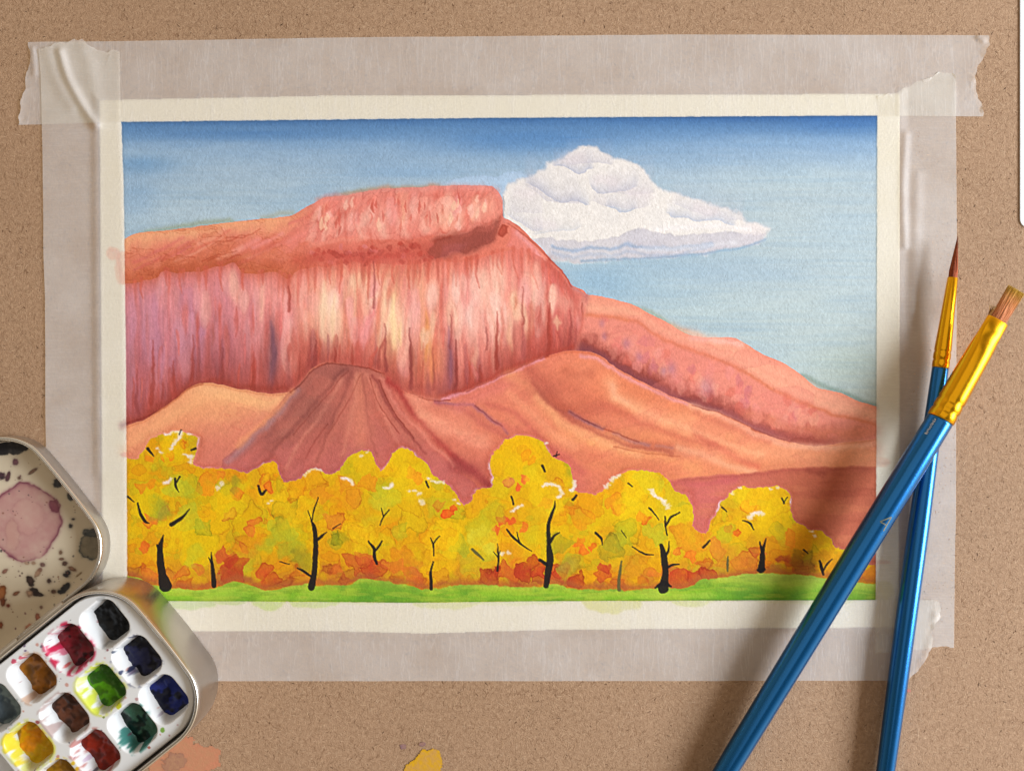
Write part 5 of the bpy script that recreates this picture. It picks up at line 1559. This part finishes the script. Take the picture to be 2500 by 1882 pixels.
def well_depth(d, x, y, cx, cy):
    # steep walls, but a ramp on the side away from the tin's round end
    ramp_ = smooth(-WX_ / 2 - .4, -WX_ / 2 + 2.4, (x - cx) - 0.12 * (y - cy))
    return 5.2 * smooth(0.3, -1.1, d) * (0.22 + 0.78 * ramp_) * (d < .6)


tc_ = np.zeros(TX.shape + (3,)) + np.array([236, 234, 232.0])
tn = fbm(TX * 1.1, TY * 1.1, 91, 4)
tn2 = fbm(TX * 3.0, TY * 3.0, 95, 3)
WD = []
for i, wv in enumerate(wells):
    d = well_sdf(TX, TY, wv[0], wv[1], i < 3, i)
    WD.append(d)
    HF = HF - well_depth(d, TX, TY, wv[0], wv[1])
extra = [(wells[9][0] - 12.6, wells[9][1]), (wells[10][0] - 12.6, wells[10][1]), (wells[11][0] - 12.6, wells[11][1])]
for e in extra:
    d = well_sdf(TX, TY, e[0], e[1], False, 1)
    HF = HF - well_depth(d, TX, TY, e[0], e[1])
TD = rr_sdf(TX, TY, T_rect, 0)
HF = HF - 7.0 * smooth(-0.5, 0.5, TD)


def tput(m, c):
    tc_[:] = tc_ * (1 - m[..., None]) + np.array(c, float) * m[..., None]


smear = {0: ((60, 66, 70), .25), 1: ((36, 42, 78), .55), 3: ((196, 26, 66), .95), 4: ((214, 222, 60), .85), 5: ((16, 96, 84), .75), 6: ((190, 130, 90), .5), 7: ((130, 70, 60), .35), 8: ((170, 60, 50), .55), 9: ((120, 136, 136), .7), 10: ((236, 208, 30), .85), 11: ((236, 190, 20), .8)}
for i, (c, a) in smear.items():
    d = WD[i]
    n_ = fbm(TX * .4, TY * .4, 120 + i * 4, 3)
    tput(smooth(.1, .34, n_ + .08 * tn2) * smooth(1.2, .2, d) * a * smooth(-5, -2.5, d + 2 * n_) ** .5, c)
for i in (3,):
    d = WD[i]
    tput(smooth(.1, .4, fbm(TX * .5, TY * .5, 207, 3)) * smooth(1.2, .4, d) * .6, (206, 50, 84))
for i in (4, 10):
    d = WD[i]
    tput(smooth(-.1, .25, fbm(TX * .5, TY * .5, 303 + i, 3)) * smooth(1.4, .3, d) * .6, (222, 226, 90))
for i in range(120):
    x0, y0 = rq.uniform(-40, 14), rq.uniform(-47, -3)
    s_ = rq.choice([.12, .16, .2, .28, .4]) * rq.uniform(.8, 1.3)
    q = np.hypot(TX - x0, (TY - y0) * rq.uniform(.7, 1.4)) / s_ + .2 * tn2
    m = smooth(1.25, .8, q)
    c = rq.choice([(150, 60, 60), (90, 60, 90), (190, 90, 70), (40, 40, 60), (120, 40, 60), (200, 120, 100)])
    tput(m * rq.uniform(.3, .8), c)
for (x, y, s_, c) in [(235, 455, .35, (90, 60, 100)), (245, 505, .35, (110, 90, 130)), (1035, 500, .35, (130, 70, 76)), (1085, 520, .42, (70, 80, 100)), (360, 1190, .5, (150, 60, 60)), (505, 1140, .4, (200, 90, 70)), (1000, 1145, .4, (110, 130, 20)), (1140, 1040, .8, (196, 196, 10)), (1565, 1270, .7, (110, 160, 40)), (1435, 1435, .4, (170, 80, 60)),
                      (1315, 970, .4, (190, 140, 140)), (125, 1520, .8, (230, 214, 60)), (795, 1585, .7, (206, 180, 200)), (130, 610, .7, (206, 60, 90)), (200, 580, .6, (214, 80, 100)), (700, 1590, .6, (236, 190, 20)), (740, 1640, .5, (236, 180, 20)), (1215, 715, .7, (20, 26, 60)), (1160, 720, .5, (40, 50, 90)), (1320, 1400, .6, (20, 60, 60)), (600, 670, .4, (220, 90, 90)), (590, 550, .9, (196, 30, 60)), (450, 540, .6, (210, 40, 80))]:
    px_, py_ = c2(x, y)
    u, w_ = to_local(px_, py_, ZT * MMt)
    q = np.hypot(TX - u / MMt, TY - w_ / MMt) / s_ + .5 * tn
    tput(smooth(1.15, .85, q) * .85, c)
keep = (TD[:-1, :-1] < 0.6) & (TD[1:, 1:] < 0.6)
V = np.stack([TX * MMt, TY * MMt, HF * MMt], axis=-1)
tray = link("tray", grid_mesh("tray", V, keep, lin(tc_) * .76), M_tray, tin)
tray["label"] = "white plastic tray with rows of rounded wells"
# gutter between tray and shell
shell("gutter", B, [(-1.15, 8.5), (-2.4, 8.4)], M_tin, tin, False)

# paint in the wells
pn = 64
for i, (u, w_, nm, pc_, sec, lvl, tilt) in enumerate(wells):
    gx, gy = np.meshgrid(np.linspace(-5.3, 5.25, pn), np.linspace(-5.75, 5.75, pn))
    n_ = fbm(gx * .26, gy * .26, 400 + i * 7, 3)
    n2_ = fbm(gx * .9, gy * .9, 430 + i * 7, 4)
    z = ZT - 5.0 + lvl * .6 + tilt * 4.2 * (gx + .35 * gy) / 5.0 + .9 * n_ + .45
    # a worn hollow in the middle of the cake
    z = z - .35 * np.exp(-((gx - .6) ** 2 + (gy - .3) ** 2) / 5.0)
    f = smooth(.05, .22, n_ + .12 * n2_)[..., None]
    g = smooth(-.1, -.45, n_)[..., None]
    cc = np.array(pc_, float) * (1 - f * .8) + np.array(sec, float) * f * .8
    cc = cc * (1 - .3 * g) * (1 + .12 * n2_[..., None])
    if nm == "yellow":
        ff = smooth(.0, -.25, gy / 6 - .1 + .5 * n_)[..., None]
        cc = cc * (1 - ff * .6) + np.array((190, 160, 16)) * ff * .6
    V = np.stack([(u + gx) * MMt, (w_ + gy) * MMt, z * MMt], axis=-1)
    o = link("paint", grid_mesh("paint", V, None, lin(np.clip(cc, 2, 255))), M_wet, tray)
    o["label"] = "%s watercolour paint in its well" % nm

# ------------------------------------------------------------------ brushes
from mathutils import Vector


def frame_of(a, b):
    ax = (b - a).normalized()
    side = ax.cross(Vector((0, 0, 1))).normalized()
    up = side.cross(ax).normalized()
    return ax, side, up


def sweep(name, a, b, stations, mat, parent, n=40, cap0=True, cap1=True, wob=None):
    """stations: (distance along in m, half width side, half width up)"""
    ax, side, up = frame_of(a, b)
    loops = []
    for st in stations:
        d_, rs_, ru_ = st[:3]
        c = a + ax * d_
        l = []
        for k in range(n):
            an = 2 * math.pi * k / n
            f = 1.0 + (wob(d_, an) if wob else 0.0)
            l.append(c + side * (rs_ * math.cos(an) * f) + up * (ru_ * math.sin(an) * f))
        loops.append(l)
    return link(name, loops_mesh(name, loops, True, cap0, cap1), mat, parent)


def strands(name, a, b, n, L, w0, h0, w1, h1, rad, pal, tipc, parent, seed, point=False, splay=0.0, core=True):
    """a tuft: n tapering hairs between an oval root and tip"""
    rr_ = random.Random(seed)
    ax, side, up = frame_of(a, b)
    verts, faces, cols = [], [], []
    for i in range(n):
        an = rr_.uniform(0, 2 * math.pi)
        q = math.sqrt(rr_.random())
        if i % 2 == 0:
            q = 0.92 + .08 * rr_.random()
        s0, u0 = math.cos(an) * q, math.sin(an) * q
        ll = L * (rr_.uniform(.93, 1.0) if not point else (1.0 - .55 * q * rr_.random()))
        c0 = pal[rr_.randrange(len(pal))]
        j = rr_.uniform(-splay, splay)
        ang = rr_.uniform(0, 6.28)
        for kseg in range(5):
            t_ = kseg / 4
            if point:
                ws = w0 * (1 - t_ ** 1.5) + w1 * t_ ** 1.5
                hs = h0 * (1 - t_ ** 1.5) + h1 * t_ ** 1.5
                belly = 1 + .18 * math.sin(math.pi * min(1, t_ * 1.6))
            else:
                ws = w0 + (w1 - w0) * t_
                hs = h0 + (h1 - h0) * t_
                belly = 1 + .05 * math.sin(math.pi * t_)
            c = a + ax * (ll * t_) + side * (s0 * ws * belly + j * t_ * t_) + up * (u0 * hs * belly)
            rad_k = rad * (1.0 if t_ < .7 else (.35 if t_ == 1 else .75))
            for m_ in range(3):
                b_ = ang + m_ * 2.094
                verts.append(c + side * (rad_k * math.cos(b_)) + up * (rad_k * math.sin(b_)))
                tc = np.array(lin(c0)) * (1 - t_ ** 4) + np.array(lin(tipc)) * t_ ** 4
                cols.append((*tc, 1))
        bse = i * 15
        for kseg in range(4):
            for m_ in range(3):
                faces.append((bse + kseg * 3 + m_, bse + kseg * 3 + (m_ + 1) % 3, bse + kseg * 3 + 3 + (m_ + 1) % 3, bse + kseg * 3 + 3 + m_))
    me = bpy.data.meshes.new(name)
    me.from_pydata([tuple(v) for v in verts], [], faces)
    at = me.color_attributes.new("Col", 'FLOAT_COLOR', 'POINT')
    at.data.foreach_set("color", np.array(cols, dtype=np.float32).reshape(-1))
    return link(name, me, M_bristle, parent)


def px_dist(a, b):
    return (Vector(a) - Vector(b)).length


mm = 0.001
# --- fine round brush
thin = empty("round_brush", P(2251, 1242, 0.0004))
thin.location.z = 0
tag(thin, "slim blue paintbrush with gold ferrule and pointed brown bristles, lying under the other brush", "paintbrush")


def V3(px, py, z):
    return Vector(P(px, py, z))


def shift_children(parent):
    bpy.context.view_layer.update()
    inv = parent.matrix_world.inverted()

    def bake(o):
        if o.type == 'MESH':
            o.data.transform(inv)
        for c in o.children:
            bake(c)
    for c in parent.children:
        bake(c)


A = V3(2326, 678, 0.0046)      # ferrule mouth
Bf = V3(2296, 897, 0.0038)     # ferrule end
E = V3(2162, 1882, 0.0034)
End = E + (E - Bf).normalized() * 0.035
Tip = V3(2338, 576, 0.0050)
LF = (Bf - A).length
sf = []
for t_, w_ in [(0, 1.32), (.003, 1.38), (.5, 1.88), (.80, 2.26), (.805, 2.26), (.825, 2.08), (.845, 2.30), (.90, 2.30), (.915, 2.10), (.935, 2.28), (.995, 2.28), (1, 2.2)]:
    sf.append((LF * t_, w_ * mm, w_ * mm))
ferrule = sweep("ferrule", A, Bf, sf, M_gold, thin, 48, False, True, wob=lambda d_, an: (-.05 * max(0, math.cos(an * 5 + .6)) ** 6 if (abs(d_ / LF - .825) < .012 or abs(d_ / LF - .915) < .012) else 0))
LH = (End - Bf).length
hs = [(0, 2.15), (.004, 2.18), (.15, 2.5), (.30, 2.82), (.36, 2.85), (.5, 2.8), (.65, 2.66), (.8, 2.4), (.95, 2.0), (.985, 1.6), (1, .6)]
sweep("handle", Bf, End, [(LH * t_, w_ * mm, w_ * mm) for t_, w_ in hs], M_blue, thin, 48)
strands("bristles", A + (Bf - A).normalized() * 0.0008, Tip, 360, (Tip - A).length + 0.0008, 1.05 * mm, 1.05 * mm, 0.05 * mm, 0.05 * mm, 0.085 * mm,
        [(150, 70, 34), (176, 84, 42), (130, 56, 28), (190, 96, 50)], (96, 46, 24), thin, 5, True)
shift_children(thin)

# --- flat brush
flat = empty("flat_brush", P(2165, 1242, 0.0))
flat.location.z = 0
tag(flat, "thick blue paintbrush with gold ferrule and flat tan bristles, resting across the slimmer brush", "paintbrush")
Az = 0.0112
A = V3(2436, 782, Az)
Bf = V3(2296, 1024, 0.0104)
E = V3(1771, 1882, 0.0043)
End = E + (E - Bf).normalized() * 0.022
Tip = V3(2482, 706, 0.0114)
LF = (Bf - A).length
sf = []
for t_, w_, h_ in [(0, 3.02, 1.25), (.004, 3.1, 1.35), (.12, 3.12, 1.5), (.19, 3.18, 1.75), (.24, 3.3, 2.3), (.32, 3.38, 2.75), (.5, 3.45, 3.2), (.76, 3.58, 3.52), (.80, 3.6, 3.58), (.822, 3.36, 3.36), (.845, 3.62, 3.62), (.895, 3.64, 3.64), (.915, 3.4, 3.4), (.935, 3.66, 3.66), (.994, 3.68, 3.68), (1, 3.56, 3.56)]:
    sf.append((LF * t_, w_ * mm, h_ * mm))
ferrule = sweep("ferrule", A, Bf, sf, M_gold, flat, 56, False, True, wob=lambda d_, an: (-.05 * max(0, math.cos(an * 5 + .2)) ** 6 if (abs(d_ / LF - .822) < .012 or abs(d_ / LF - .915) < .012) else 0))
LH = (End - Bf).length
hs = [(0, 3.45), (.004, 3.5), (.12, 3.62), (.3, 3.64), (.55, 3.5), (.8, 3.25), (.92, 2.8), (.97, 2.2), (.99, 1.6), (1, .6)]
handle = sweep("handle", Bf, End, [(LH * t_, w_ * mm, w_ * mm) for t_, w_ in hs], M_blue, flat, 56)
strands("bristles", A + (Bf - A).normalized() * 0.0015, Tip, 620, (Tip - A).length + 0.0015, 2.15 * mm, 0.95 * mm, 2.3 * mm, 0.6 * mm, 0.095 * mm,
        [(216, 134, 84), (196, 112, 68), (224, 146, 94), (150, 80, 44)], (190, 146, 34), flat, 8, False, 0.0004)
# loose hairs at the ferrule's edge
ax, side, up = frame_of(A, Tip)
q = A - side * 2.6 * mm
if (A - side * 2.6 * mm).x > (A + side * 2.6 * mm).x:
    side = -side
    q = A - side * 2.6 * mm
strands("stray_hairs", q - ax * .6 * mm, q + ax * 3.4 * mm - side * .3 * mm, 26, 3.6 * mm, 0.35 * mm, 0.3 * mm, .6 * mm, .4 * mm, 0.06 * mm, [(176, 120, 50), (140, 92, 36)], (150, 120, 40), flat, 12, False, 0.0009)
# faded gilt size number and painted sparkle flecks riding on the handle's surface
axh, sideh, uph = frame_of(Bf, End)
h_d = [LH * a for a, _ in hs]
h_r = [b_ * mm for _, b_ in hs]


def on_handle(px, py, lift=0.00004):
    z = 0.012
    for _ in range(6):
        p = V3(px, py, z)
        rel = p - Bf
        dl = rel.dot(axh)
        la = rel.dot(sideh)
        r_h = np.interp(dl, h_d, h_r) + lift
        la = max(-r_h * .995, min(r_h * .995, la))
        q_ = Bf + axh * dl + sideh * la + uph * math.sqrt(r_h * r_h - la * la)
        z = q_.z
    return q_


def decal(name, strokes, w_px, mat):
    verts, faces = [], []
    for (a_, b_) in strokes:
        a_, b_ = np.array(a_, float), np.array(b_, float)
        dvec = (b_ - a_) / np.linalg.norm(b_ - a_)
        nrm = np.array((-dvec[1], dvec[0])) * w_px * .5
        nseg = 6
        base_i = len(verts)
        for k_ in range(nseg + 1):
            c_ = a_ + (b_ - a_) * k_ / nseg
            for sg in (-1, 1):
                verts.append(tuple(on_handle(*(c_ + nrm * sg))))
        for k_ in range(nseg):
            i_ = base_i + k_ * 2
            faces.append((i_, i_ + 1, i_ + 3, i_ + 2))
    me = bpy.data.meshes.new(name)
    me.from_pydata(verts, [], faces)
    return link(name, me, mat, handle)


num = decal("size_number", [((2149, 1273), (2177, 1262)), ((2176, 1263), (2157, 1296)), ((2149, 1273.5), (2165, 1282))], 3.0, M_chip)
num["label"] = "faded gilt number 4 on the blue handle"
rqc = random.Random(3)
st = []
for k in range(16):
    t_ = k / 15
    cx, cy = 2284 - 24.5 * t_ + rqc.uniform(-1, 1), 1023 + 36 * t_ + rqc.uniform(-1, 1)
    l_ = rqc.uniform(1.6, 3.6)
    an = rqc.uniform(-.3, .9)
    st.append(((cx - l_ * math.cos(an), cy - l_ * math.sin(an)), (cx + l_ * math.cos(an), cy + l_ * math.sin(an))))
glints = decal("painted_glints", st, 1.5, M_glint)  # white flecks standing in for the highlight sparkle of crackled lacquer
glints["label"] = "row of white flecks painted as lacquer sparkle near the ferrule"
shift_children(flat)
